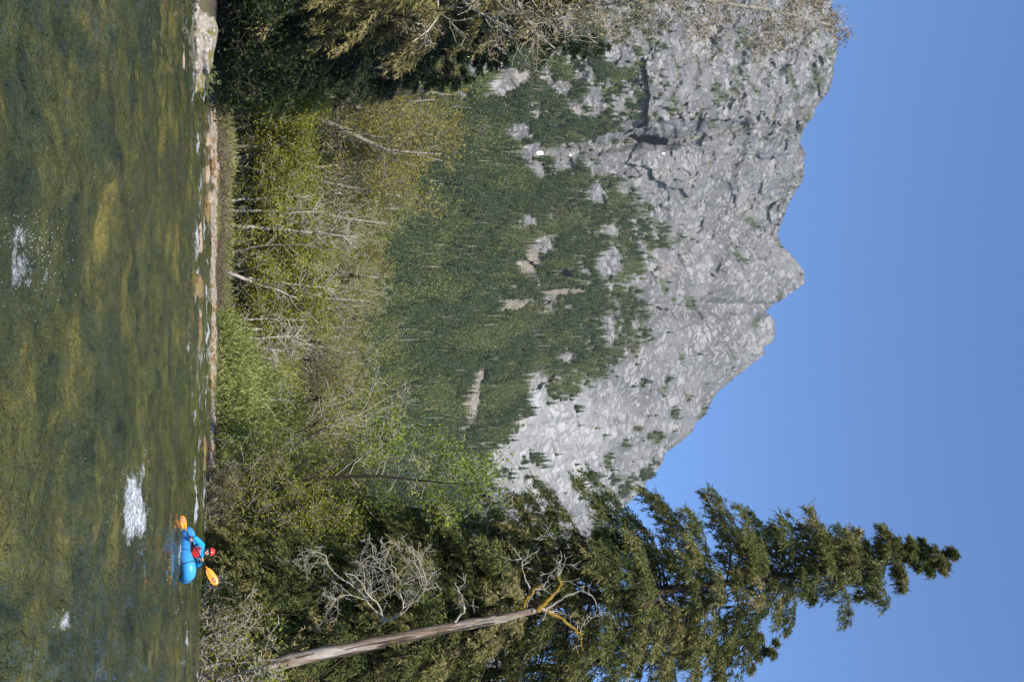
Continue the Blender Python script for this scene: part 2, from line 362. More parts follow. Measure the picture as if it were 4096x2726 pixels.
    o = mb.build('river', m, smooth=True); set_attr(o, 'foam', fo*np.interp(Y, [8, 25, 32], [.78, .95, 1.6])); tag(o, kind='structure')
    return z
build_river()

# ------------------------------------------------------------------ mountain
SIL = np.array([(-900, 3000), (-400, 3290), (0, 3325), (76, 3326), (130, 3345), (199, 3349), (240, 3340), (283, 3330), (325, 3325), (367, 3311), (400, 3285), (436, 3257), (467, 3254), (490, 3227), (535, 3204), (581, 3202), (612, 3218), (640, 3210), (673, 3215), (704, 3211), (742, 3200), (760, 3180), (788, 3169), (834, 3139), (864, 3135), (900, 3118), (937, 3108), (979, 3120), (1000, 3145), (1025, 3166), (1050, 3190), (1071, 3204), (1094, 3215), (1134, 3213), (1165, 3170), (1204, 3118), (1212, 3096), (1245, 3057), (1262, 3080), (1280, 3095), (1328, 3101), (1367, 3089), (1389, 3050), (1414, 3053), (1446, 3018), (1504, 2942), (1577, 2859), (1612, 2840), (1663, 2814), (1695, 2776), (1733, 2757), (1775, 2712), (1810, 2655), (1848, 2649), (1893, 2617), (1931, 2575), (1956, 2572), (1995, 2527), (2064, 2455), (2200, 2330), (2500, 2120), (2726, 2000), (3300, 1750), (3800, 1600)], float)
S_ = 1.7386   # overview px -> photo px
# upper edge of the forest, overview px (u, v)
FORE = np.array([(-400, 1440), (0, 1500), (50, 1490), (100, 1420), (150, 1470), (200, 1520), (250, 1450), (300, 1420), (330, 1290), (350, 1330), (400, 1400), (450, 1440), (500, 1500), (550, 1560), (600, 1500), (650, 1450), (680, 1465), (750, 1490), (800, 1470), (830, 1430), (850, 1390), (880, 1365), (910, 1300), (930, 1250), (960, 1200), (1000, 1165), (1040, 1130), (1080, 1095), (1200, 1090), (1700, 1000)], float)
# bare rock or scree inside the forest: u, v, half u, half v, tilt, kind (0 rock, 1 tan scree)
PATCH = [(915, 1078, 95, 24, -.25, 1), (900, 1232, 52, 32, 0, 0), (602, 1398, 34, 36, .5, 0), (755, 1398, 50, 17, 0, 0), (505, 1207, 18, 22, 0, 0), (390, 1228, 30, 22, .4, 0), (425, 1002, 34, 17, 0, 1), (487, 1037, 20, 14, 0, 1),
         (545, 965, 14, 16, 0, 1), (655, 945, 42, 18, 0, 1), (600, 1212, 32, 30, 0, 1), (700, 1178, 12, 50, .2, 1), (560, 1245, 22, 26, 0, 0), (670, 1290, 8, 60, 0, 1), (530, 1400, 16, 24, 0, 0),
         (150, 1080, 26, 45, .2, 0), (185, 1160, 34, 60, .3, 0), (215, 1045, 22, 26, 0, 0), (300, 1185, 24, 40, .1, 0), (110, 1150, 18, 22, 0, 0), (345, 1215, 22, 40, .2, 0), (235, 1360, 40, 30, 0, 0), (360, 1290, 30, 40, 0, 0), (130, 1420, 30, 40, 0, 0), (200, 1290, 22, 25, 0, 0), (820, 1300, 12, 22, 0, 0), (60, 1260, 20, 30, 0, 0)]
# brush and small trees on ledges and along the crest: u, v, half u, half v, tilt (overview px)
LEDGE = [(185, 1882, 42, 16, -.25), (70, 1902, 26, 10, 0), (205, 1660, 32, 22, .5), (165, 1695, 24, 14, 0), (95, 1705, 28, 20, 0), (120, 1755, 14, 10, 0), (400, 1842, 12, 7, 0), (515, 1735, 34, 9, .9), (565, 1798, 26, 7, .8), (580, 1690, 30, 9, .8), (660, 1530, 20, 9, .3), (700, 1590, 16, 14, 0),
         (742, 1735, 12, 14, 0), (830, 1570, 14, 8, 0), (950, 1548, 16, 16, 0), (1005, 1500, 16, 24, 0), (945, 1625, 22, 9, -.7), (1085, 1488, 34, 14, -.6), (1060, 1400, 18, 12, 0), (1120, 1440, 26, 12, -.6), (985, 1470, 10, 14, 0), (880, 1480, 10, 8, 0), (1100, 1330, 26, 14, 0), (1020, 1440, 12, 9, 0), (470, 1600, 10, 8, 0)]
def facets(x, z, size, seed):
    """broken rock: cells, each a tilted plane of its own"""
    cx = np.floor(x/size); cz = np.floor(z/size); best = np.full(x.shape, 1e18); out = np.zeros(x.shape)
    rt = np.random.RandomState(seed).rand(256, 5)
    for i in (-1, 0, 1):
        for j in (-1, 0, 1):
            a = cx+i; b = cz+j; h = _perm[_perm[a.astype(int) & 255]+(b.astype(int) & 255)]; r = rt[h]
            px = (a+r[..., 0])*size; pz = (b+r[..., 1])*size; q = (x-px)**2+(z-pz)**2
            val = (r[..., 2]-.5)*1.0+((r[..., 3]-.5)*(x-px)+(r[..., 4]-.5)*(z-pz))/size*1.3
            m = q < best; best = np.where(m, q, best); out = np.where(m, val, out)
    return out
def mtn_masks(U, V):
    u = U/S_; v = V/S_
    n = fbm(u*.03, v*.03, 2.2, 4); n2 = fbm(u*.085, v*.03, 8.2, 3)
    lim = np.interp(u, FORE[:, 0], FORE[:, 1])
    veg = sstep(34, -46, v-lim+n*70+n2*45)
    # brush on ledges higher up
    led = fbm(u*.016+4+v*.012, v*.045-u*.018, 21.0, 5, .62)
    ridge = np.interp(U, SIL[:, 0], SIL[:, 1])/S_
    hi = sstep(.22, .36, led+.15*(u < 330)+.12*(u > 1050)+.28*np.exp(-((ridge-v-14)/16)**2)*sstep(-.1, .3, fbm(u*.018, 1.3, 5.0, 2)))*.85
    veg = np.maximum(veg, hi)
    for pu, pv, ru, rv, tl in LEDGE:
        du = u-pu; dv = v-pv; a = du*math.cos(tl)+dv*math.sin(tl); b = -du*math.sin(tl)+dv*math.cos(tl)
        veg = np.maximum(veg, .9*sstep(1.25, .6, np.hypot(a/ru, b/rv)+n*.9+n2*.7))
    tal = np.zeros_like(u); rock = np.zeros_like(u)
    for pu, pv, ru, rv, tl, kd in PATCH:
        du = u-pu; dv = v-pv; a = du*math.cos(tl)+dv*math.sin(tl); b = -du*math.sin(tl)+dv*math.cos(tl)
        g = sstep(1.15, .72, np.hypot(a/ru, b/rv)+n*.55+n2*.3)
        rock = np.maximum(rock, g); tal = np.maximum(tal, g*kd)
    r2 = sstep(.13, .25, fbm(u*.013+7+v*.010, v*.034-u*.012, 51.0, 5, .6)+.06*sstep(1150, 1400, v)+.12*sstep(330, 200, u)*sstep(1000, 1060, v))*sstep(1060, 1160, v)
    rock = np.maximum(rock, r2); tal = np.maximum(tal, .5*r2*sstep(1300, 1150, v))
    veg = veg*(1-rock)
    thin = sstep(.18, .42, fbm(u*.02+9, v*.045, 14.0, 4)+.1*sstep(1050, 1250, v))*sstep(880, 1000, v)
    snow = np.maximum(np.exp(-(((u-352)/5.5)**2+((v-1243)/10)**2)*1.0), 0)
    snow = np.maximum(snow, .9*np.exp(-(((u-357)/3)**2+((v-1313)/4)**2)))
    snow = np.maximum(snow, .9*np.exp(-(((u-353)/3)**2+((v-1527)/4)**2)))
    pale = sstep(.25, .75, np.exp(-(((u-1010)/120)**2+((v-1230)/150)**2))*1.1+.35*fbm(u*.02, v*.02, 30.0, 3)+.25*sstep(600, 900, u))
    return veg, tal, thin, snow, pale
def mtn_y(U, V):
    """distance of the mountainside behind that point of its outline"""
    Vr = np.interp(U, SIL[:, 0], SIL[:, 1])
    T = tanel(V); T0 = tanel(1250); Tr = tanel(Vr)
    q = np.clip((T-T0)/(Tr-T0), 0, 1)
    yr = np.interp(U, [-900, 0, 480, 620, 1100, 1700, 2300, 3800], [1600, 1800, 1840, 1990, 2120, 1980, 1760, 1500])
    y = 820+(yr-820)*q**.93
    x = (U-1363)/F_PX*y; z = T*y; u = U/S_; v = V/S_
    up = sstep(.15, .6, q)
    # gullies and spurs
    lx = (U-1363)/F_PX*1700; lz = T*1700
    d = up*(-70*ridged(lx*.0032+.4, lz*.0016, 1.0, 3)+0)
    # the deep gully between the left massif and the slab
    gl = np.interp(v, [1150, 1240, 1330, 1480, 1530, 1620, 1700, 1850], [375, 352, 350, 322, 330, 310, 290, 270])
    w = u-gl
    d = d+up*(55*np.exp(-(w/(22+8*fbm(v*.02, 0.3, 1.7, 3)))**2)*sstep(1190, 1300, v)*np.interp(v, [1300, 1420, 1470, 1540, 1590, 1680, 1800], [.35, .5, 1, .9, .35, .5, .2])+(-45)*sstep(0, 22, w)*np.exp(-np.clip(w, 0, None)/120)*sstep(1250, 1420, v))
    ca_, sa_ = math.cos(-.16), math.sin(-.16); ru_ = (u-321)*ca_+(v-1490)*sa_; rv_ = -(u-321)*sa_+(v-1490)*ca_
    d = d+150*sstep(1.12, .86, np.hypot(ru_/(7+.05*(rv_+50)), rv_/40)+.9*fbm(u*.09, v*.05, 44.0, 4))  # overhung recess added in the gully, shaped to hold a dark wedge of shadow
    # crack of the notch right of the summit, and oblique ramps on the main face
    nl = np.interp(v, [1400, 1560, 1680, 1770], [820, 690, 700, 702]); d = d+16*np.exp(-((u-nl)/8)**2)*sstep(1400, 1700, v)
    obl = lx*.55+lz*.83
    d = d-up*34*ridged(obl*.009, (lx*.83-lz*.55)*.0035, 4.0, 3)*(u > 0)
    d = d-up*(20*fbm(lx*.006, lz*.006, 5.5, 2))
    blk = (1.4-1.12*sstep(420, 820, u))
    wx = lx+18*fbm(lx*.02, lz*.02, 6.0, 3); wz = lz+18*fbm(lx*.02, lz*.02, 16.0, 3)
    p1 = wx*.94+wz*.34; p2 = -wx*.34+wz*.94
    w2 = 9*fbm(lx*.05, lz*.05, 26.0, 2)
    d = d+up*(24*facets(p1+w2, p2*.36, 110, 3)+blk*11*facets(p1*1.1+w2, p2*.45, 44, 5)+blk*6*facets(p1+w2, p2*.8-w2, 20, 9))-up*blk*4*ridged(p1*.11, p2*.06, 19.3, 2, .6)
    fs = np.abs(perlin(p1*.022, p2*.006, 2.7)); d = d+up*6*sstep(.06, 0, fs)*sstep(-.1, .2, fbm(lx*.01, lz*.01, 12.0, 2))
    # slabs: stepped ledges
    st = lz*.02+fbm(lx*.012, lz*.006, 2.0, 3)*1.6+lx*.006
    d = d+up*10*(np.abs((st % 1)-.5)-.25)
    d = d-(1-up)*(55*ridged((lx*.8+lz*.6)*.0045, (lz*.8-lx*.6)*.0018, 8, 3)+22*fbm(lx*.012, lz*.012, 18, 3))
    d = d*sstep(0, .08, q)
    return y+d
def build_mountain():
    us = np.concatenate([np.linspace(-900, -40, 40), np.linspace(-30, 2200, 560), np.linspace(2215, 3800, 60)])
    Vr = np.interp(us, SIL[:, 0], SIL[:, 1])+7*fbm(us*.035, 0.5, 1.5, 4)+5*ridged(us*.09, 0.5, 3.0, 2)
    ts = np.linspace(0, 1, 420)
    U, Tt = np.meshgrid(us, ts); V = 1250+(Vr-1250)[None]*Tt
    Y = mtn_y(U, V)
    a = (U-1363)/F_PX; b = (V-2048)/F_PX; k = Y/(CP-b*SP)
    X = a*k; Z = CAM_H+(SP+b*CP)*k
    veg, tal, thin, snow, pale = mtn_masks(U, V)
    # far side of the mountain
    r0 = np.stack([X[-1], Y[-1], Z[-1]], -1)
    rows = []
    for i in range(1, 9):
        rr = r0.copy(); rr[:, 1] += 60*i**1.5; rr[:, 0] *= 1+.02*i; rr[:, 2] -= rr[:, 2]*(i/8)**.9*1.02+0
        rows.append(rr)
    Pm = np.concatenate([np.stack([X, Y, Z], -1), np.stack(rows)])
    ext = lambda A: np.concatenate([A, np.repeat(A[-1:], 8, 0)])
    mb = MB(); mb.add(Pm, grid_faces(Pm.shape[0], Pm.shape[1]))
    m, ns, ls, p = new_mat('mountain_rock')
    tc = ns.new('ShaderNodeTexCoord').outputs['Object']
    n1 = noise_(ns, ls, .012, 6, tc, .62); n2 = noise_(ns, ls, .05, 6, tc, .7, (1, .5, .6)); n3 = noise_(ns, ls, .16, 5, tc, .7)
    rock = ramp(ns, ls, n2, [(.25, (.165, .159, .152)), (.40, (.225, .218, .209)), (.58, (.275, .266, .254)), (.8, (.35, .338, .322))])
    rock = mixc(ns, ls, ramp(ns, ls, n1, [(.35, (0, 0, 0)), (.70, (.5, .5, .5))]), rock, ramp(ns, ls, n3, [(.3, (.155, .150, .145)), (.7, (.26, .252, .242))]))
    wst = noise_(ns, ls, .03, 4, tc, .6, (1, .4, .25)); rock = mixc(ns, ls, ramp(ns, ls, wst, [(.56, (0, 0, 0)), (.74, (.55, .55, .55))]), rock, (.27, .21, .165))
    mpl = ns.new('ShaderNodeMapping'); mpl.inputs['Rotation'].default_value = (0, .75, 0); ls.new(tc, mpl.inputs[0])
    lin = noise_(ns, ls, .055, 6, mpl.outputs[0], .62, (1, .4, .10)); rock = mixc(ns, ls, ramp(ns, ls, lin, [(.36, (.30, .30, .30)), (.60, (0, 0, 0))]), rock, (.13, .127, .124))
    # fissures: fractal lines along two joint sets, dark seeps and lichen
    def joints(sc, st, rot, wdt):
        mp = ns.new('ShaderNodeMapping'); mp.inputs['Rotation'].default_value = rot; ls.new(tc, mp.inputs[0])
        q = noise_(ns, ls, sc, 7, mp.outputs[0], .62, st); q = math_(ns, ls, 'ABSOLUTE', math_(ns, ls, 'SUBTRACT', q, .5))
        return ramp(ns, ls, q, [(0, (0, 0, 0)), (wdt, (1, 1, 1))])
    gate = ramp(ns, ls, noise_(ns, ls, .009, 4, tc, .6), [(.42, (0, 0, 0)), (.58, (1, 1, 1))])
    j1 = joints(.018, (1.6, .5, .35), (0, .5, 0), .030); j2 = joints(.016, (.4, .5, 1.7), (0, .35, 0), .026); j3 = joints(.045, (1, .5, .7), (0, -.6, 0), .035)
    crack = math_(ns, ls, 'MULTIPLY', math_(ns, ls, 'MULTIPLY', j1, j2), j3)
    cr = math_(ns, ls, 'MAXIMUM', crack, math_(ns, ls, 'MULTIPLY_ADD', gate, -.6)); cr.node.inputs[1].links[0].from_node.inputs[2].default_value = .75
    rock = mixc(ns, ls, cr, (.095, .093, .092), rock)
    seep = noise_(ns, ls, .035, 6, tc, .7, (1, .5, .22)); rock = mixc(ns, ls, ramp(ns, ls, seep, [(.58, (0, 0, 0)), (.80, (.45, .45, .45))]), rock, (.12, .118, .112))
    pl = attr(ns, 'pale'); rock = mixc(ns, ls, math_(ns, ls, 'MULTIPLY', pl, .62), rock, ramp(ns, ls, n2, [(.3, (.27, .263, .252)), (.5, (.345, .335, .322)), (.75, (.44, .43, .412))]))
    tl = attr(ns, 'talus'); rock = mixc(ns, ls, math_(ns, ls, 'MULTIPLY', tl, .75), rock, ramp(ns, ls, n3, [(.3, (.17, .14, .105)), (.7, (.34, .29, .22))]))
    vg = attr(ns, 'veg')
    vgn = ramp(ns, ls, n3, [(.3, (.035, .05, .02)), (.5, (.065, .075, .03)), (.7, (.125, .11, .06))])
    c = mixc(ns, ls, vg, rock, vgn)
    sn = ramp(ns, ls, attr(ns, 'snow'), [(.40, (0, 0, 0)), (.5, (1, 1, 1))]); c = mixc(ns, ls, sn, c, (.9, .9, .92))
    ls.new(c, p.inputs['Base Color']); p.inputs['Roughness'].default_value = .9; p.inputs['Specular IOR Level'].default_value = .15
    b0 = bump_(ns, ls, crack, 3.0, .7); b1 = bump_(ns, ls, n2, 2.6, .7, b0); b2 = bump_(ns, ls, n3, 1.8, .7, b1); ls.new(b2, p.inputs['Normal'])
    o = mb.build('mountain', m, smooth=True); tag(o, kind='structure')
    for nm, A in (('veg', veg*.95), ('talus', tal), ('snow', snow), ('pale', pale)): set_attr(o, nm, ext(A))
build_mountain()

# ------------------------------------------------------------------ forest on the mountainside (a far-off wood, one mass)
def small_conifer(rs, h, r, layers, per, sparse=0.0, droop=.35):
    mb = MB(); mb.tube([(0, 0, -1), (0, 0, h*.5), (0, 0, h)], [h*.014, h*.009, h*.002], 3, .1, 1, cap=False)
    C, D, L, W, T = [], [], [], [], []
    for i in range(layers):
        f = (i+.3*rs.rand())/layers; z = h*(.10+.88*f); rad = r*(1-f)**.8*(.75+.5*rs.rand())+.15
        k = max(3, int(per*(1-.5*f)))
        th = rs.rand()*6.28+np.arange(k)*6.283/k+rs.normal(0, .3, k)
        for t in th:
            if rs.rand() < sparse: continue
            ln = rad*(.7+.5*rs.rand()); C.append((0, 0, z)); D.append((math.cos(t), math.sin(t), -droop+.25*rs.normal())); L.append(ln*1.1); W.append(ln*.55+h*.012); T.append(np.clip(.45+.12*rs.normal(), 0, 1))
    mb.leaves(C, D, np.array(L), np.array(W), np.array(T), rs, 0, .05); return mb
def small_shrub(rs, h, n):
    mb = MB(); d = unit(rs.normal(size=(n, 3))); C = d*np.array([.45, .45, .45])*h*rs.rand(n, 1)**.4+np.array([0, 0, h*.5])
    mb.leaves(C, rs.normal(size=(n, 3)), h*.30, h*.18, np.clip(.5+.12*rs.normal(size=n), 0, 1), rs); return mb
def build_forest():
    rs = np.random.RandomState(3)
    protos = []
    for k, mt in enumerate(('needle_far', 'needle_far_deep', 'needle_far_deep', 'needle_far_olive')):
        protos.append(small_conifer(rs, 20, 3.0+.5*(k % 3), 16, 7).build('conifer_shape', [M[mt], M['bark_dark']]))
    protos.append(small_conifer(rs, 20, 2.2, 15, 5, .3).build('conifer_shape', [M['scrub_brown'], M['twig_grey']]))
    protos.append(small_shrub(rs, 9, 120).build('shrub_shape', M['scrub_far']))
    sm = MB(); sm.tube([(0, 0, -1), (.1, 0, 9), (.25, .1, 19)], [.38, .26, .08], 4)
    for k in range(12):
        t = rs.rand()*6.28; z = 6+rs.rand()*11; sm.tube([(0.1, 0, z), (math.cos(t)*1.3, math.sin(t)*1.3, z-.3)], [.07, .03], 3, cap=False)
    protos.append(sm.build('dead_trunk_shape', M['twig_grey']))
    for ob in protos: COL.objects.unlink(ob)
    # scatter by outline area so that the wood is even to the eye of anyone in the valley
    n = 76000
    U = rs.uniform(-500, 2500, n); Vr = np.interp(U, SIL[:, 0], SIL[:, 1]); V = 1255+(Vr-1255)*rs.rand(n)**1.15
    veg, tal, thin, snow, pale = mtn_masks(U, V)
    keep = rs.rand(n) < np.where(V < 2600, veg**1.5, veg*.6)*np.where(V > 2700, .6, 1.0)*(1-snow)*np.where(thin > .5, .55, 1)
    U, V, veg, tal, thin = U[keep], V[keep], veg[keep], tal[keep], thin[keep]
    Y = mtn_y(U, V); a = (U-1363)/F_PX; b = (V-2048)/F_PX; k = Y/(CP-b*SP)
    P = np.stack([a*k, Y, CAM_H+(SP+b*CP)*k-.4], -1); n = len(P)
    hue = fbm(U*.005+V*.002, V*.006-U*.001, 40.0, 4)+.05*rs.normal(size=n)
    r = rs.rand(n); h2 = 1.3*fbm(U*.008+3+V*.002, V*.005, 60.0, 3)+.09*rs.normal(size=n)-.12*sstep(2300, 2500, V)
    kind = np.where(h2 < -.12, 1, np.where(h2 < .05, 0, np.where(h2 < .12, 2, 3)))
    broad = (r < .04+.5*sstep(.04, .22, hue)+.3*thin)
    kind = np.where(broad, np.where(rs.rand(n) < .25, 4, 5), kind)
    kind = np.where(rs.rand(n) < .012+.07*(thin > .6), 6, kind)
    sc = np.interp(V, [1250, 1700, 2500, 3300], [1.5, 1.25, .92, .42])*rs.uniform(.5, 1.25, n)
    sc = np.where(kind == 5, sc*rs.uniform(.6, 1.1, n), sc)
    def cloud(name, sel, label, cat):
        me = bpy.data.meshes.new(name); me.from_pydata(P[sel].tolist(), [], [])
        for nm, A, ty in (('sc', sc[sel], 'FLOAT'), ('rot', rs.rand(sel.sum())*6.28, 'FLOAT'), ('kind', kind[sel], 'INT')):
            me.attributes.new(nm, ty, 'POINT').data.foreach_set('value', A.astype(np.float32 if ty == 'FLOAT' else np.int32))
        o = bpy.data.objects.new(name, me); COL.objects.link(o); tag(o, label, cat, kind='stuff')
        g = bpy.data.node_groups.new(name, 'GeometryNodeTree')
        g.interface.new_socket('Geometry', in_out='INPUT', socket_type='NodeSocketGeometry'); g.interface.new_socket('Geometry', in_out='OUTPUT', socket_type='NodeSocketGeometry')
        gn = g.nodes; gl = g.links; gi = gn.new('NodeGroupInput'); go = gn.new('NodeGroupOutput')
        join = gn.new('GeometryNodeJoinGeometry')
        def named(nm, ty):
            q = gn.new('GeometryNodeInputNamedAttribute'); q.data_type = ty; q.inputs['Name'].default_value = nm; return q.outputs['Attribute']
        for kk, ob in enumerate(protos):
            oi = gn.new('GeometryNodeObjectInfo'); oi.inputs['Object'].default_value = ob; oi.transform_space = 'ORIGINAL'; oi.inputs['As Instance'].default_value = True
            ip = gn.new('GeometryNodeInstanceOnPoints'); cmp_ = gn.new('FunctionNodeCompare'); cmp_.data_type = 'INT'; cmp_.operation = 'EQUAL'
            ii = [s for s in cmp_.inputs if s.type == 'INT']; gl.new(named('kind', 'INT'), ii[0]); ii[1].default_value = kk
            cb = gn.new('ShaderNodeCombineXYZ'); gl.new(named('rot', 'FLOAT'), cb.inputs[2])
            gl.new(gi.outputs[0], ip.inputs['Points']); gl.new(cmp_.outputs[0], ip.inputs['Selection']); gl.new(oi.outputs['Geometry'], ip.inputs['Instance'])
            gl.new(cb.outputs[0], ip.inputs['Rotation']); gl.new(named('sc', 'FLOAT'), ip.inputs['Scale']); gl.new(ip.outputs[0], join.inputs[0])
        gl.new(join.outputs[0], go.inputs[0])
        md = o.modifiers.new('scatter', 'NODES'); md.node_group = g
    cloud('forest', kind != 6, 'mixed conifer wood covering the lower slopes of the mountain', 'forest')
    cloud('dead_trunks', kind == 6, 'pale dead trunks standing scattered through the mountain forest', 'dead trees')
    print('forest', n)
build_forest()
# ------------------------------------------------------------------ haze in the valley air
def build_haze():
    bm = bmesh.new(); bmesh.ops.create_cube(bm, size=1); me = bpy.data.meshes.new('haze'); bm.to_mesh(me); bm.free()
    o = bpy.data.objects.new('haze', me); COL.objects.link(o); o.scale = (5400, 3600, 1505); o.location = (0, 1000, 747)
    m = bpy.data.materials.new('haze'); m.use_nodes = True; ns = m.node_tree.nodes; ns.clear()
    v = ns.new('ShaderNodeVolumePrincipled'); v.inputs['Color'].default_value = (.90, .94, 1, 1); v.inputs['Density'].default_value = HAZE; v.inputs['Anisotropy'].default_value = .2
    out = ns.new('ShaderNodeOutputMaterial'); m.node_tree.links.new(v.outputs[0], out.inputs['Volume']); me.materials.append(m)
    tag(o, 'thin bluish haze in the valley air', 'haze', kind='stuff')
HAZE = 0.00004
build_haze()
#@@PART2
# ------------------------------------------------------------------ broadleaf trees
def limb(rs, p, d, ln, n, wander, lift):
    """a wandering limb: n+1 points from p along d"""
    pts = [np.array(p, float)]; d = unit(d)
    for i in range(n):
        d = unit(d+rs.normal(0, wander, 3)+np.array([0, 0, lift])); pts.append(pts[-1]+d*ln/n)
    return np.array(pts)
def grow(mb, rs, p, d, ln, r, depth, tips, wander=.22, lift=.05, kids=(4, 6), ratio=(.45, .7), spread=.9, sides=5, mi=0, rmin=.012, start=.25):
    n = max(3, 5-depth if depth < 3 else 3)
    P = limb(rs, p, d, ln, n, wander, lift); R = np.maximum(np.linspace(r, r*.42, n+1), rmin)
    mb.tube(P, R, sides if depth == 0 else (4 if depth == 1 else 3), .5, mi, cap=False)
    if depth <= 0 or True: tips.append((P, depth))
    if depth >= grow.maxd: return
    for k in range(rs.randint(kids[0], kids[1]+1)):
        f = start+(1-start)*rs.rand()**.8; i = min(int(f*n), n-1); q = P[i]+(P[i+1]-P[i])*(f*n-i); t = unit(P[i+1]-P[i])
        s = unit(np.cross(t, rs.normal(size=3))); dd = unit(t*(1.0-.45*spread)+s*spread)
        grow(mb, rs, q, dd, ln*rs.uniform(*ratio)*(1.15-.5*f), max(r*.45*(1.1-.5*f), rmin), depth+1, tips, wander, lift, kids, ratio, spread, sides, mi, rmin, .15)
grow.maxd = 3
def leaf_cloud(mb, rs, tips, mind, per, L, W, spread, tint=(.5, .12), droop=0.0, zmin=-9, mi=0):
    C = []
    for P, dp in tips:
        if dp < mind: continue
        m = max(1, rs.poisson(per)); f = rs.rand(m)*(len(P)-1.001); i = f.astype(int); fr = (f-i)[:, None]
        C.append(P[i]*(1-fr)+P[i+1]*fr+rs.normal(0, spread, (m, 3)))
    C = np.concatenate(C); C = C[C[:, 2] > zmin]; n = len(C)
    D = rs.normal(size=(n, 3))+np.array([0, 0, -droop])
    cl = fbm(C[:, 0]*.9, C[:, 1]*.9, C[:, 2]*.9+50, 2)
    mb.leaves(C, D, L*rs.uniform(.6, 1.3, n), W*rs.uniform(.6, 1.3, n), np.clip(tint[0]+cl*.5+tint[1]*rs.normal(size=n), 0, 1), rs, mi)
def broadleaf(name, label, cat, group, seed, h, trunk_r, trunk_mat, twig_mat, leaf, per, leaf_l, leaf_w, spread=.25, lean=0.0, stems=1, first=.35, nb=(9, 12), blen=.38, up=.35, wander=.2, lift=.05, mind=2, maxd=3, droop=0.0, kids=(3, 5), crown_kind='crown', zmin=-9, trunkpts=None):
    """tree with trunk, bare limbs and a crown of leaves; built round its own base at the origin"""
    rs = np.random.RandomState(seed); root = empty(name); tag(root, label, cat, group)
    grow.maxd = maxd
    tb = MB(); lb = MB(); tips = []
    for s in range(stems):
        a = rs.rand()*6.28; out = 0 if stems == 1 else .32+.3*rs.rand()
        if trunkpts is not None: T = catmull(trunkpts, 9)
        else: T = limb(rs, (math.cos(a)*.15*(stems > 1), math.sin(a)*.15*(stems > 1), -.4), (math.cos(a)*out+lean, math.sin(a)*out, 1), h*rs.uniform(.85, 1.05), 8, .05 if stems == 1 else .13, .03)
        tb.tube(T, trunk_r*np.array([1.25, 1, .92, .84, .74, .62, .48, .32, .12]), 7, .5)
        for k in range(rs.randint(nb[0], nb[1]+1)):
            f = first+(1-first)*(k+rs.rand())/nb[1]; f = min(f, .985); i = int(f*8); q = T[i]+(T[min(i+1, 8)]-T[i])*(f*8-i)
            b = rs.rand()*6.28; dd = (math.cos(b), math.sin(b), up+.5*f)
            grow(lb, rs, q, dd, h*blen*(1.12-.75*f)*rs.uniform(.75, 1.2), trunk_r*.34*(1.2-f), 1, tips, wander, lift, kids=kids, rmin=.013)
    tb.build('trunk', trunk_mat, root, True)
    tag(lb.build('branches', twig_mat, root, True), kind='stuff')
    if leaf is not None:
        cb = MB(); leaf_cloud(cb, rs, tips, mind, per, leaf_l, leaf_w, spread, droop=droop, zmin=zmin)
        cb.build(crown_kind, leaf, root)
    return root
def put(o, u, Y, s=1.0, rz=0.0, sz=None, v=None, sink=.1):
    """stand a thing on the ground at distance Y where the photo shows column u"""
    x = at(u, 850 if v is None else v, Y)[0]
    o.location = (x, Y, float(ground_z(np.array([x]), np.array([Y]))[0])-sink); o.scale = (s, s, sz or s); o.rotation_euler = (0, 0, rz)
    return o

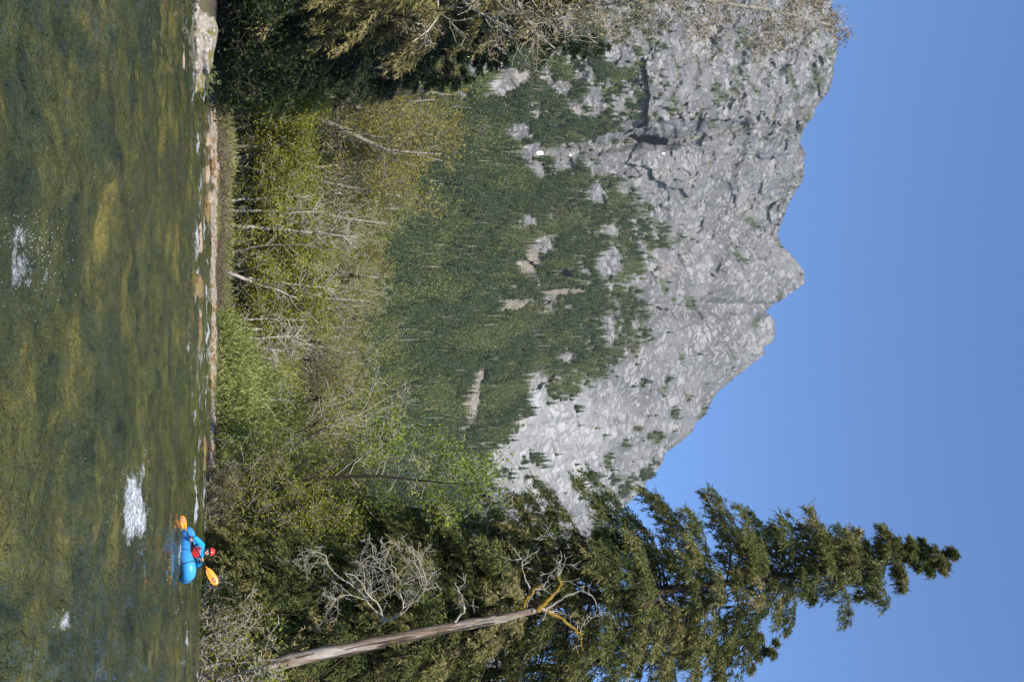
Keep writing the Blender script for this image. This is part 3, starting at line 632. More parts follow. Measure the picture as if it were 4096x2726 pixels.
def build_far_bank():
    rs = np.random.RandomState(11)
    G = 'trees along the far bank'
    kinds = {'alder_tree': 'pale-trunked twiggy alder', 'willow_tree': 'bushy yellow-green willow', 'maple_tree': 'round golden-flowered maple', 'young_conifer': 'dark young conifer'}
    bare = [broadleaf('alder_tree', 'tall pale-trunked alder with bare grey twigs on the far bank', 'tree', G, 100+k, 11.5, .17, M['bark_pale'], M['twig_grey'], M['leaf_lime'], 6, .11, .075, .2, up=.75, blen=.30, first=.38, nb=(14, 18), lift=.1, maxd=3) for k in range(3)]
    lime = [broadleaf('willow_tree', 'bushy yellow-green willow in fresh leaf on the far bank', 'tree', 'willows on the far bank', 200+k, 6.0, .07, M['bark_grey'], M['twig_grey'], M['leaf_lime'], 11, .15, .10, .28, stems=4, first=.2, nb=(6, 8), blen=.42, up=.4) for k in range(3)]
    gold = [broadleaf('maple_tree', 'round-crowned maple with golden spring flowers on the far bank', 'tree', 'golden maples on the far bank', 300+k, 13, .2, M['bark_grey'], M['bark_grey'], M['leaf_gold'], 12, .16, .11, .34, stems=2, first=.3, nb=(9, 11), blen=.36, up=.55) for k in range(2)]
    used = set()
    near_what = [(480, 'beside the shaded hemlocks'), (650, 'by the birch-white trunk'), (880, 'among the slender pale trunks'), (1050, 'by the stout dead spruce trunk'), (1240, 'around the leaning mossy trunk'), (1460, 'behind the broken stubs'), (9999, 'behind the bright green brush')]
    def inst(lst, k, u, Y, s, rz=None, sz=None):
        o = lst[k]
        if id(o) in used: o = copy_tree(o)
        else: used.add(id(o))
        put(o, u, Y, s, rs.rand()*6.28 if rz is None else rz, sz)
        where = [w for lim, w in near_what if u < lim][0]; base = o['label'].split(' | ')[0] if False else kinds[o.name.split('.')[0]]
        o['label'] = base+' '+where; o['group'] = base+'s '+where
    # golden maples behind the boulder and towards the middle
    for u, Y, s in ((330, 60, 1.02), (450, 64, 1.12), (540, 69, 1.13), (650, 68, 1.05), (730, 72, 1.0), (250, 58, .95), (400, 72, 1.2), (1120, 78, .98), (1000, 80, .92), (830, 74, .86), (1290, 82, .9)):
        inst(gold, rs.randint(2), u, Y, s)
    # bare alders
    for u, Y, s in ((600, 62, .95), (660, 66, 1.0), (760, 66, .95), (800, 63, .9), (860, 68, 1.0), (950, 70, .95), (990, 66, .85), (1060, 72, 1.0), (1140, 70, .95), (1200, 66, .85), (1250, 72, .95), (1300, 69, .85), (1380, 72, .9), (1430, 68, .8), (1480, 72, .85), (1530, 74, .85), (1590, 74, .85), (1660, 74, .85), (1720, 74, .85), (540, 66, .9), (470, 60, .85), (1350, 66, .75), (880, 63, .8), (1790, 74, .9), (700, 62, .85)):
        inst(bare, rs.randint(3), u, Y, s)
    # leafy willows along the foot of the wood
    for u, Y, s in ((400, 57.5, .85), (470, 58.5, 1.0), (545, 58, .9), (600, 59, 1.0), (660, 58, .85), (720, 59, .95), (900, 60, .95), (960, 60, 1.1), (1010, 59, 1.05), (1060, 60, 1.1), (1100, 58.5, .8), (1160, 60, .8), (1210, 59, .75), (1260, 60, .8), (1330, 62, .7), (1420, 64, .75), (1500, 66, .75), (1570, 67, .8), (1640, 66, .85), (1710, 67, .95), (350, 56, .9), (790, 61, .6), (850, 61, .7)):
        inst(lime, rs.randint(3), u, Y+.9, s*1.02)
    # leaning and broken pale trunks that stand in front, each its own
    logs = [((903, 940), (945, 1430), 61, .18, 'stout pale dead spruce trunk with thin bare side twigs, tallest on far bank', 22),
            ((1092, 925), (1190, 1190), 58.5, .17, 'leaning pale trunk with orange moss beside upright white trunk', 7),
            ((1120, 1060), (1155, 1340), 60, .14, 'slim upright white trunk behind leaning mossy trunk', 9),
            ((1277, 930), (1277, 1225), 60.5, .11, 'thin pale trunk forked halfway up, beside broken stub', 8),
            ((1316, 905), (1314, 1088), 59.5, .15, 'broken-off bare trunk stub with snapped orange top', 2),
            ((1358, 905), (1338, 1215), 60, .16, 'peeling pinkish trunk rising from the bright green brush', 10),
            ((1364, 905), (1368, 1004), 59.2, .19, 'short thick snapped stump with pale splintered top', 1),
            ((1382, 905), (1406, 1190), 60.6, .14, 'white lower trunk with an orange mossy streak', 8),
            ((1405, 910), (1436, 1120), 61, .14, 'leaning whitish trunk at the edge of the green brush', 8),
            ((584, 960), (598, 1240), 60, .15, 'birch-white trunk splitting into a fan of bare twigs', 12),
            ((797, 960), (779, 1260), 61.5, .11, 'slender pale trunk with a gentle bend among willows', 9),
            ((842, 960), (850, 1290), 61, .15, 'rough grey trunk with short dead side stubs', 9),
            ((1592, 960), (1600, 1180), 62, .10, 'thin white stem in a dark gap behind the brush', 5)]
    for (u0, v0), (u1, v1), Y, r, lab, nbr in logs:
        Y = 57.6+(Y-58.5)*.35
        a = at(u0, v0, Y); b = at(u1, v1, Y+.6); g = ground_z(np.array([a[0]]), np.array([Y]))[0]
        root = empty('bare_tree', (a[0], Y, g)); tag(root, lab, 'tree')
        d = b-a; a0 = a-d*((a[2]-g+.2)/d[2]) if abs(d[2]) > 0 else a
        P = np.array([a0+(b-a0)*t for t in np.linspace(0, 1, 10)])+rs.normal(0, .035, (10, 3)); P -= root.location
        mb = MB(); mb.tube(P, r*.68*np.linspace(1.1, .6 if nbr < 3 else .25, 10), 7); mb.build('trunk', M['bark_pale'], root, True)
        bb = MB(); tips = []; grow.maxd = 2
        for k in range(nbr*2):
            f = rs.uniform(.45, .98); q = P[int(f*9)]; t = rs.rand()*6.28
            grow(bb, rs, q, (math.cos(t), math.sin(t), .6), rs.uniform(.5, 1.6), .03, 1, tips, .2, .05, (3, 5), rmin=.013)
        tag(bb.build('twigs', M['twig_grey'], root), kind='stuff')
    # dark young conifers in the gaps
    yc = [hemlock('young_conifer', 'dark green young conifer among the far bank willows', 'tree', 'young conifers on the far bank', 400+k, 7.5, 1.9, 26, 34, M['needle_dark'], .34, .12) for k in range(2)]
    for u, Y, s in ((520, 63, .9), (640, 64, 1.0), (870, 64.5, 1.0), (980, 64, .85), (1180, 63, .85), (1365, 64.5, .75), (1240, 65, .8), (1440, 66, .7), (1100, 66, 1.1), (760, 65, .9), (440, 63, 1.0), (590, 67, 1.2), (1600, 67, .8)):
        inst(yc, rs.randint(2), u, Y, s)

def hemlock(name, label, cat, group, seed, h, rad, nbr, per, mat, sl, sw, zlo=.06, prof=None, lean=(0, 0), droop=.5, trunk_r=None, trunk_mat=None, sweep=None, hang=.9, clump=True, tint0=.42, azr=None):
    """conifer with drooping sprays; built round its base at the origin"""
    rs = np.random.RandomState(seed); root = empty(name); tag(root, label, cat, group)
    tr = trunk_r or h*.013
    zz = np.linspace(-.4, h, 14); f = np.clip(zz/h, 0, 1)
    T = np.stack([lean[0]*f**1.3+.02*h*.3*np.sin(f*5+seed)*f*(1-f), lean[1]*f**1.3, zz], 1)
    tb = MB(); tb.tube(T, tr*(1.15-1.1*f**.9)+.012, 8); tb.build('trunk', trunk_mat or M['bark_dark'], root, True)
    bb = MB(); C, D, L, W, Tn = [], [], [], [], []
    for k in range(nbr):
        f = zlo+(1-zlo)*((k+rs.rand())/nbr)**1.0; z = f*h
        R = (np.interp(z, *prof) if prof else rad*(1-f)**.75*(.4+.6*min(1, (f-zlo+.05)*6)))*rs.choice([.55, .8, .95, 1.0, 1.08])*rs.uniform(.85, 1.12)+.06*h*.05
        az = rs.rand()*6.283 if azr is None else rs.uniform(*azr)
        base = np.array([np.interp(z, zz, T[:, i]) for i in range(3)])
        rise = np.interp(f, [0, .6, 1], [.05, .3, .9])
        hd = np.array([math.cos(az), math.sin(az), 0]); sd = np.array([-hd[1], hd[0], 0])
        t = np.linspace(0, 1, 6)[:, None]
        B = base+hd*R*t+sd*R*.12*rs.normal()*t**2+np.array([0, 0, 1])*(R*rise*t-droop*R*t**2.2)
        bb.tube(B, np.linspace(max(.016, tr*.16), .008, 6), 4 if h > 12 else 3, .5, cap=False)
        m = max(2, int(per*.17*(.35+.65*R/max(rad, .1)))); K = 13
        # side twigs in a flat fan either side of the branch; a frond of needles hangs from each
        ft = rs.rand(m)**.75*.95+.05; i = np.minimum((ft*5).astype(int), 4); q = B[i]+(B[i+1]-B[i])*(ft*5-i)[:, None]
        side = rs.choice([-1, 1], m); wl = R*.30*(1.05-ft)*rs.rand(m)+.03*R
        q = q+sd*(side*wl)[:, None]+hd*(wl*rs.rand(m)*.6)[:, None]+np.stack([np.zeros(m), np.zeros(m), -wl*.35], 1)
        fd = unit(sd*(side*rs.uniform(.1, .8, m))[:, None]+hd*rs.uniform(.1, .9, m)[:, None]+np.stack([rs.normal(0, .3, m), rs.normal(0, .3, m), -hang*rs.uniform(.3, 1.5, m)], 1))
        fl = sl*rs.uniform(.8, 2.2, m)*(.25+.75*min(1, R/2.5))
        tt = rs.rand(m, K); pos = q[:, None]+fd[:, None]*(fl[:, None]*tt)[..., None]+rs.normal(0, .035, (m, K, 3))
        nd = fd[:, None]+rs.normal(0, .55, (m, K, 3))
        C.append(pos.reshape(-1, 3)); D.append(nd.reshape(-1, 3)); L.append(sl*.62*rs.uniform(.6, 1.35, m*K)); W.append(sw*.66*rs.uniform(.6, 1.3, m*K))
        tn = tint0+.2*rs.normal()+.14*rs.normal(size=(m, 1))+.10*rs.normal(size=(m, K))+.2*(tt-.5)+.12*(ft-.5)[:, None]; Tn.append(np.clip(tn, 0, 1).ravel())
    tag(bb.build('branches', M['bark_dark'], root), kind='stuff')
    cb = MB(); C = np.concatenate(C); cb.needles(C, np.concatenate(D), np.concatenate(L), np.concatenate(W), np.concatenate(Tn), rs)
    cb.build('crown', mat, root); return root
build_far_bank()

# ------------------------------------------------------------------ right bank
def poly_limb(mb, pts, r0, r1, sides=6, jitter=.02, rs=None, n=None):
    P = np.array([at(u, v, Y) for u, v, Y in pts]); n = n or 4*len(P)
    C = catmull(P, n)
    if rs is not None: C[1:] += rs.normal(0, jitter, (n-1, 3))
    mb.tube(C, np.linspace(r0, r1, n), sides); return C
def build_right_bank():
    rs = np.random.RandomState(23)
    base = at(2545, 850, 47)
    tip = at(2222, 3838, 47)
    o = hemlock('tall_conifer', 'towering hemlock with ragged drooping crown, tip standing alone against the sky', 'tree', None, 51, tip[2]-.6, 5.4, 280, 620, M['needle_olive'], .36, .095,
                zlo=.04, prof=([0, 2, 10, 20, 25.6, 31.5, 36, 40], [4.6, 5.2, 5.6, 5.3, 4.3, 2.7, 1.2, .08]), lean=(tip[0]-base[0], 0), droop=.62, trunk_r=.42, hang=.95)
    put(o, 2545, 47)
    o = hemlock('leaning_conifer', 'mid-height hemlock with dense olive crown left of the towering one', 'tree', None, 52, 20.5, 3.3, 140, 420, M['needle_olive'], .38, .085, zlo=.03, lean=(-.6, 0), droop=.6, trunk_r=.28,
                prof=([0, 2, 8, 14, 18, 20.5], [2.6, 3.3, 3.3, 2.8, 1.7, .2]))
    put(o, 2320, 49)
    o = hemlock('edge_conifer', 'broad hemlock behind the broken leaning trunk', 'tree', None, 53, 29, 4.8, 160, 380, M['needle_olive'], .40, .09, zlo=.03, droop=.6, trunk_r=.34,
                prof=([0, 2, 10, 18, 25, 29], [4.4, 5.0, 4.9, 3.9, 1.8, .2]))
    put(o, 2790, 49)
    o = hemlock('low_conifer', 'low bushy hemlock with hanging sprays over the dark bank', 'tree', None, 54, 9.5, 3.6, 80, 230, M['needle_olive'], .32, .08, zlo=.08, droop=.7, trunk_r=.14,
                prof=([0, 1, 4, 7, 9.5], [2.0, 2.6, 2.5, 1.6, .2]), tint0=.36)
    put(o, 2370, 44.8)
    o = hemlock('low_conifer', 'bushy hemlock behind the bleached dead tree', 'tree', None, 55, 13, 3.9, 90, 230, M['needle_olive'], .34, .08, zlo=.08, droop=.7, trunk_r=.18,
                prof=([0, 1, 5, 9, 13], [2.8, 3.7, 3.5, 2.4, .2]), tint0=.36)
    put(o, 2500, 45.5)
    o = hemlock('low_conifer', 'dense shaded hemlock at the frame edge by the pale shrub', 'tree', None, 56, 12, 3.8, 80, 230, M['needle_olive'], .34, .08, zlo=.08, droop=.7, trunk_r=.18,
                prof=([0, 1, 5, 9, 12], [2.8, 3.7, 3.5, 2.4, .2]))
    put(o, 2690, 45)
    # broken leaning snag with mossy arms
    Y = 40.6; b = at(2712, 850, Y)
    root = empty('broken_snag', (b[0], Y, b[2])); tag(root, 'tall broken trunk with peeling bark and mossy golden arms, leaning before the conifers', 'dead tree')
    L0 = np.array(root.location)
    mb = MB(); P = catmull([at(2722, 800, Y), at(2662, 1060, Y), at(2600, 1340, Y), at(2549, 1600, Y), at(2497, 1850, Y), at(2462, 2040, Y), at(2441, 2140, Y)], 40)
    R = np.interp(np.linspace(0, 1, 40), [0, .4, .8, 1], [.27, .23, .165, .12])*(1+.09*rs.normal(size=40))
    mb.tube(P, R, 12); mb.build('trunk', M['bark_snag'], root, True, L0)
    # strips of bark standing off the wood
    for k in range(11):
        i = rs.randint(4, 32); th = rs.rand()*6.28; ln = rs.randint(4, 11)
        mb = MB(); off = np.array([math.cos(th), -abs(math.sin(th)), 0]); seg = P[i:min(i+ln, 40)]
        S1 = seg+off*(R[i]*.93)+rs.normal(0, .012, seg.shape); mb.tube(S1, R[i]*.26*(1-.5*np.abs(np.linspace(-1, 1, len(S1)))), 6); mb.build('bark_strip', M['bark_dark'] if k % 3 else M['bark_grey'], root, False, L0)
    arms = [([(2440, 2150), (2400, 2190), (2364, 2225), (2330, 2240), (2300, 2232)], .20, .05, 'moss_gold'),
            ([(2436, 2180), (2400, 2240), (2377, 2270), (2368, 2334), (2402, 2385), (2455, 2380), (2511, 2327)], .10, .02, 'bark_grey'),
            ([(2442, 2190), (2479, 2263), (2517, 2302), (2545, 2322), (2600, 2330)], .13, .03, 'moss_gold'),
            ([(2430, 2090), (2396, 2110), (2351, 2142), (2340, 2172)], .15, .08, 'moss_gold'),
            ([(2351, 2120), (2300, 2100), (2249, 2085), (2225, 2095)], .06, .02, 'bark_pale'),
            ([(2485, 1820), (2440, 1858), (2415, 1855), (2370, 1840), (2326, 1815)], .07, .02, 'bark_pale'),
            ([(2300, 2232), (2270, 2228), (2240, 2236)], .05, .015, 'bark_pale'),
            ([(2443, 2130), (2440, 2175), (2444, 2215)], .15, .07, 'bark_snag')]
    for pts, r0, r1, mt in arms:
        mb = MB(); q = [(u, v, Y-.1) for u, v in pts]; C = poly_limb(mb, q, r0*.62, r1*.7, 7, .03, rs, 16)
        tips = []; grow.maxd = 2
        a = mb.build('arm', M[mt], root, True, L0)
        tw = MB()
        for k in range(5):
            i = rs.randint(8, 16); grow(tw, rs, C[i], rs.normal(size=3)+np.array([0, 0, .3]), rs.uniform(.4, 1.0), .022, 1, tips, .3, 0, (2, 4), rmin=.011)
        tag(tw.build('twigs', M['twig_grey'], a, False, L0), kind='stuff')
    # bleached dead tree arching left
    Y = 42.6; b = at(2560, 850, Y); root = empty('bleached_tree', (b[0], Y, b[2])); L0 = np.array(root.location)
    tag(root, 'bleached bare tree with tangled twigs arching in front of the dark hemlocks', 'dead tree')
    mb = MB(); T = poly_limb(mb, [(2575, 820, Y+4.5), (2560, 1100, Y+4), (2520, 1400, Y+2.5), (2483, 1536, Y+.4), (2440, 1500, Y)], .13, .06, 7, .02, rs, 20); mb.build('trunk', M['bark_grey'], root, True, L0)
    lb = MB(); tips = []; grow.maxd = 4
    for pts, r in (([(2478, 1536), (2420, 1515), (2370, 1470), (2320, 1440), (2285, 1380)], .07), ([(2480, 1560), (2440, 1610), (2380, 1605), (2300, 1590), (2240, 1560)], .07), ([(2484, 1520), (2460, 1600), (2400, 1650), (2330, 1690), (2250, 1660)], .06),
                   ([(2440, 1500), (2350, 1420), (2280, 1330), (2215, 1290), (2205, 1240)], .05), ([(2430, 1610), (2370, 1690), (2290, 1700), (2190, 1640)], .045), ([(2385, 1470), (2330, 1530), (2260, 1520), (2220, 1480)], .04), ([(2400, 1480), (2380, 1400), (2395, 1330)], .03)):
        C = poly_limb(lb, [(u, v, Y-.3*k) for k, (u, v) in enumerate(pts)], r*.62, .012, 5, .03, rs, 14)
        for k in range(9):
            i = rs.randint(4, 14); t = unit(C[min(i+1, 13)]-C[i-1]); grow(lb, rs, C[i], t+rs.normal(0, .8, 3), rs.uniform(.6, 1.5), .016, 2, tips, .32, 0.02, (2, 4), rmin=.008)
    tag(lb.build('branches', M['twig_grey'], root, False, L0), kind='stuff')
    # twisted maples and bushes on the right bank
    vm = [broadleaf('vine_maple', 'twisted vine maple with mossy limbs and thin young leaves', 'tree', 'vine maples on the right bank', 600+k, 7.2, .11, M['bark_dark'], M['bark_grey'], M['leaf_lime'], 9, .12, .085, .25, stems=4, first=.15, nb=(7, 9), blen=.45, up=.25, wander=.34, lift=.0) for k in range(3)]
    used = set()
    def inst(lst, k, u, Y, s, lab=None):
        o = lst[k]
        if id(o) in used: o = copy_tree(o)
        else: used.add(id(o))
        put(o, u, Y, s, rs.rand()*6.28)
        if lab: o['label'] = lab
    for k, (u, Y, s) in enumerate(((1990, 50.5, .7), (2010, 49.5, .8), (2040, 49.0, .9), (2080, 48.5, .9), (2110, 48.5, .95), (2160, 49, .95), (2010, 53, 1.1), (2060, 53, 1.25), (2120, 52.5, 1.2), (1960, 59, .9), (2200, 51, 1.1))): inst(vm, k % 3, u, Y, s)
    gm = broadleaf('leafy_maple', 'bright green maple in fresh leaf above the vine maples', 'tree', None, 650, 15.5, .10, M['bark_dark'], M['twig_grey'], M['leaf_green'], 13, .15, .115, .32, stems=3, first=.42, nb=(10, 12), blen=.27, up=.6, wander=.25)
    put(gm, 1985, 50.8, 1.0, 1.0)
    gm = broadleaf('leafy_maple', 'tall thin-leaved maple with bare twig ends below the grey cliff', 'tree', None, 651, 17, .14, M['bark_dark'], M['twig_grey'], M['leaf_green'], 3.0, .17, .13, .3, stems=2, first=.45, nb=(10, 12), blen=.26, up=.7, wander=.25)
    put(gm, 2110, 53, 1.0, 2.0)
    gm = broadleaf('bare_maple', 'grey leafless maple with curling twigs against the green slope', 'tree', None, 652, 12.5, .08, M['bark_grey'], M['twig_grey'], M['leaf_lime'], .9, .15, .11, .3, stems=3, first=.4, nb=(9, 11), blen=.32, up=.6, wander=.3)
    put(gm, 1960, 53.5, 1.0, .5)
    for k, (u, Y, s, sd_, lab) in enumerate(((1810, 70, 1.0, 653, 'gold-green maple behind the bright brush, crown against the dark slope'), (1900, 62, 1.05, 654, 'broad gold-green maple between the brush and the vine maples'), (1740, 72, .85, 655, 'slight gold-green maple rising from the bright brush'))):
        gm = broadleaf('spring_maple', lab, 'tree', None, sd_, 11.5, .13, M['bark_dark'], M['twig_grey'], M['leaf_lime'] if k == 1 else M['leaf_gold'], 8, .15, .11, .3, stems=3, first=.3, nb=(8, 10), blen=.34, up=.5, wander=.28)
        put(gm, u, Y, s, .7*k)
    # pale shrub leaning over the water
    sh = broadleaf('riverside_shrub', 'pale-limbed shrub leaning out over the water below the snag', 'shrub', None, 660, 4.2, .06, M['bark_grey'], M['twig_grey'], M['leaf_gold'], 3.4, .10, .065, .18, stems=9, first=.12, nb=(6, 8), blen=.42, up=.2, wander=.3, lift=.02)
    put(sh, 2640, 39.4, .9, .3)
    sh = broadleaf('riverside_shrub', 'small leafy shrub on the bank under the upright paddle blade', 'shrub', None, 661, 2.6, .035, M['bark_grey'], M['twig_grey'], M['leaf_shade'], 5, .11, .07, .15, stems=6, first=.12, nb=(5, 6), blen=.45, up=.2, wander=.3)
    put(sh, 2430, 42.3, .9, 1.3)
    sh = broadleaf('riverside_shrub', 'leafy shrub beside the pale leaning one, at the foot of the snag', 'shrub', None, 662, 3.8, .05, M['bark_grey'], M['twig_grey'], M['leaf_lime'], 4, .11, .075, .18, stems=7, first=.12, nb=(6, 8), blen=.42, up=.2, wander=.3)
    put(sh, 2760, 40.0, 1.35, .3)
    for k, (u, Y, s) in enumerate(((1930, 49.2, .6), (1965, 48.6, .7), (1960, 48.2, .6), (2030, 47.6, .6), (2110, 47, .55))):
        o = copy_tree(bush) if k else bush0()
        put(o, u, Y, s, rs.rand()*6.28)
bush = None
def bush0():
    global bush
    bush = broadleaf('bank_bush', 'low brown-green bush overhanging the shaded waterline', 'shrub', 'bushes along the right waterline', 670, 3.4, .04, M['bark_grey'], M['twig_grey'], M['leaf_gold'], 3.0, .11, .075, .2, stems=7, first=.1, nb=(5, 7), blen=.5, up=.15, wander=.3)
    return bush
build_right_bank()

# ------------------------------------------------------------------ left bank: shaded conifers, boulder
def build_left_bank():
    rs = np.random.RandomState(31)
    o = hemlock('overhanging_conifer', 'big hemlock with tan drooping boughs hanging over the mossy boulder', 'tree', None, 71, 15, 3.6, 150, 300, M['needle_tan'], .36, .075, zlo=.17, droop=.75, trunk_r=.4, hang=1.1,
                prof=([0, 4, 6, 8, 11, 13, 15], [.5, 2.3, 3.0, 3.5, 2.6, 1.5, .2]))
    put(o, -185, 38.5)
    for k, (u, Y, h, r, lab) in enumerate(((20, 44, 15, 3.6, 'dark hemlock in shade directly behind the mossy boulder'), (150, 48, 14, 3.6, 'dark hemlock in shade at the edge of the golden maples'), (-150, 42.5, 16, 4.0, 'dark hemlock in shade at the frame edge'), (235, 53, 13, 3.4, 'dark hemlock half hidden by the golden maples'), (60, 52, 20, 4.0, 'tall dark hemlock behind the shaded ones'))):
        o = hemlock('shaded_conifer', lab, 'tree', None, 72+k, h, r, 90, 200, M['needle_dark'], .36, .10, zlo=.04, droop=.6, trunk_r=.2)  # dark needles too: the bank's shade put into their colour
        put(o, u, Y)
    for k, (u, Y, s, lab) in enumerate(((70, 40.5, .8, 'shaded green shrub right behind the boulder'), (170, 42.5, .9, 'shaded green shrub between boulder and hemlocks'), (-20, 39.5, .9, 'shaded green shrub at the frame edge behind the stones'), (270, 49, 1.0, 'shaded green shrub below the golden maples'))):
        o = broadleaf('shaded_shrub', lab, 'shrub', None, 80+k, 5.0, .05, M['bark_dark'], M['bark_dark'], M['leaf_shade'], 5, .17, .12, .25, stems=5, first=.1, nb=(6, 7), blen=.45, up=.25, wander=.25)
        put(o, u, Y, s)
    # tall budding tree whose lichen-hung twigs enter from the side
    o = broadleaf('budding_tree', 'tall budding tree with lichen-hung brown twigs against cliff and sky', 'tree', None, 90, 30.5, .22, M['bark_grey'], M['twig_grey'], M['catkin'], 5.5, .20, .05, .16, stems=1, first=.30, nb=(44, 46), blen=.135, up=.2, wander=.28, lift=.03, droop=.9, kids=(4, 6))
    put(o, -150, 36.8)
    o.location.z -= 0
build_left_bank()

# ------------------------------------------------------------------ stones
def stone_mat(name, stops, moss=None, moss_lo=.5, spots=None):
    m, ns, ls, p = new_mat(name)
    n = noise_(ns, ls, 5, 6, rough=.65); c = ramp(ns, ls, n, stops)
    if spots:
        n3 = noise_(ns, ls, 9, 4, rough=.6); c = mixc(ns, ls, ramp(ns, ls, n3, [(.56, (0, 0, 0)), (.62, (1, 1, 1))]), c, spots)
    if moss:
        n2 = noise_(ns, ls, 2.6, 5, rough=.6); geo = ns.new('ShaderNodeNewGeometry'); sx = ns.new('ShaderNodeSeparateXYZ'); ls.new(geo.outputs['Normal'], sx.inputs[0])
        f = math_(ns, ls, 'ADD', n2, math_(ns, ls, 'MULTIPLY', sx.outputs['Z'], .12))
        c = mixc(ns, ls, ramp(ns, ls, f, [(moss_lo, (0, 0, 0)), (moss_lo+.07, (1, 1, 1))]), c, ramp(ns, ls, n, [(.3, (.08, .068, .012)), (.7, (.17, .15, .03))]))
    ls.new(c, p.inputs['Base Color']); p.inputs['Roughness'].default_value = .85; ls.new(bump_(ns, ls, n, .05), p.inputs['Normal']); return m
M['boulder'] = stone_mat('boulder', [(.3, (.10, .08, .06)), (.5, (.25, .21, .165)), (.7, (.38, .34, .28))], True, .60, (.40, .385, .35))
M['cobble'] = stone_mat('cobble', [(.3, (.17, .14, .115)), (.7, (.38, .33, .27))])
M['cobble_tan'] = stone_mat('cobble_tan', [(.3, (.18, .13, .08)), (.7, (.36, .28, .19))])
M['stone_wet'] = stone_mat('stone_wet', [(.3, (.09, .055, .025)), (.6, (.22, .13, .05)), (.8, (.38, .27, .17))], True, .62)
def stone(name, size, seed, mat, sub=4, rough=.22, facet=.0):
    bm = bmesh.new(); bmesh.ops.create_icosphere(bm, subdivisions=sub, radius=1)
    V = np.array([v.co for v in bm.verts]); F = np.array([[v.index for v in f.verts] for f in bm.faces]); bm.free()
    rs = np.random.RandomState(seed)
    for k in range(9):        # flat faces split off by frost
        nrm = unit(rs.normal(size=3)); d = V@nrm; c = rs.uniform(.62, .9); over = np.clip(d-c, 0, None); V = V-nrm*over[:, None]*.85
    n = fbm(V[:, 0]*1.6+seed, V[:, 1]*1.6, V[:, 2]*1.6, 4); V = V*(1+rough*n)[:, None]
    if sub >= 5: V = V*(1+.06*ridged(V[:, 0]*4, V[:, 1]*4+seed, V[:, 2]*4, 3))[:, None]
    V = V*np.array(size)
    mb = MB(); mb.add(V, F); return mb.build(name, mat, None, sub >= 4)
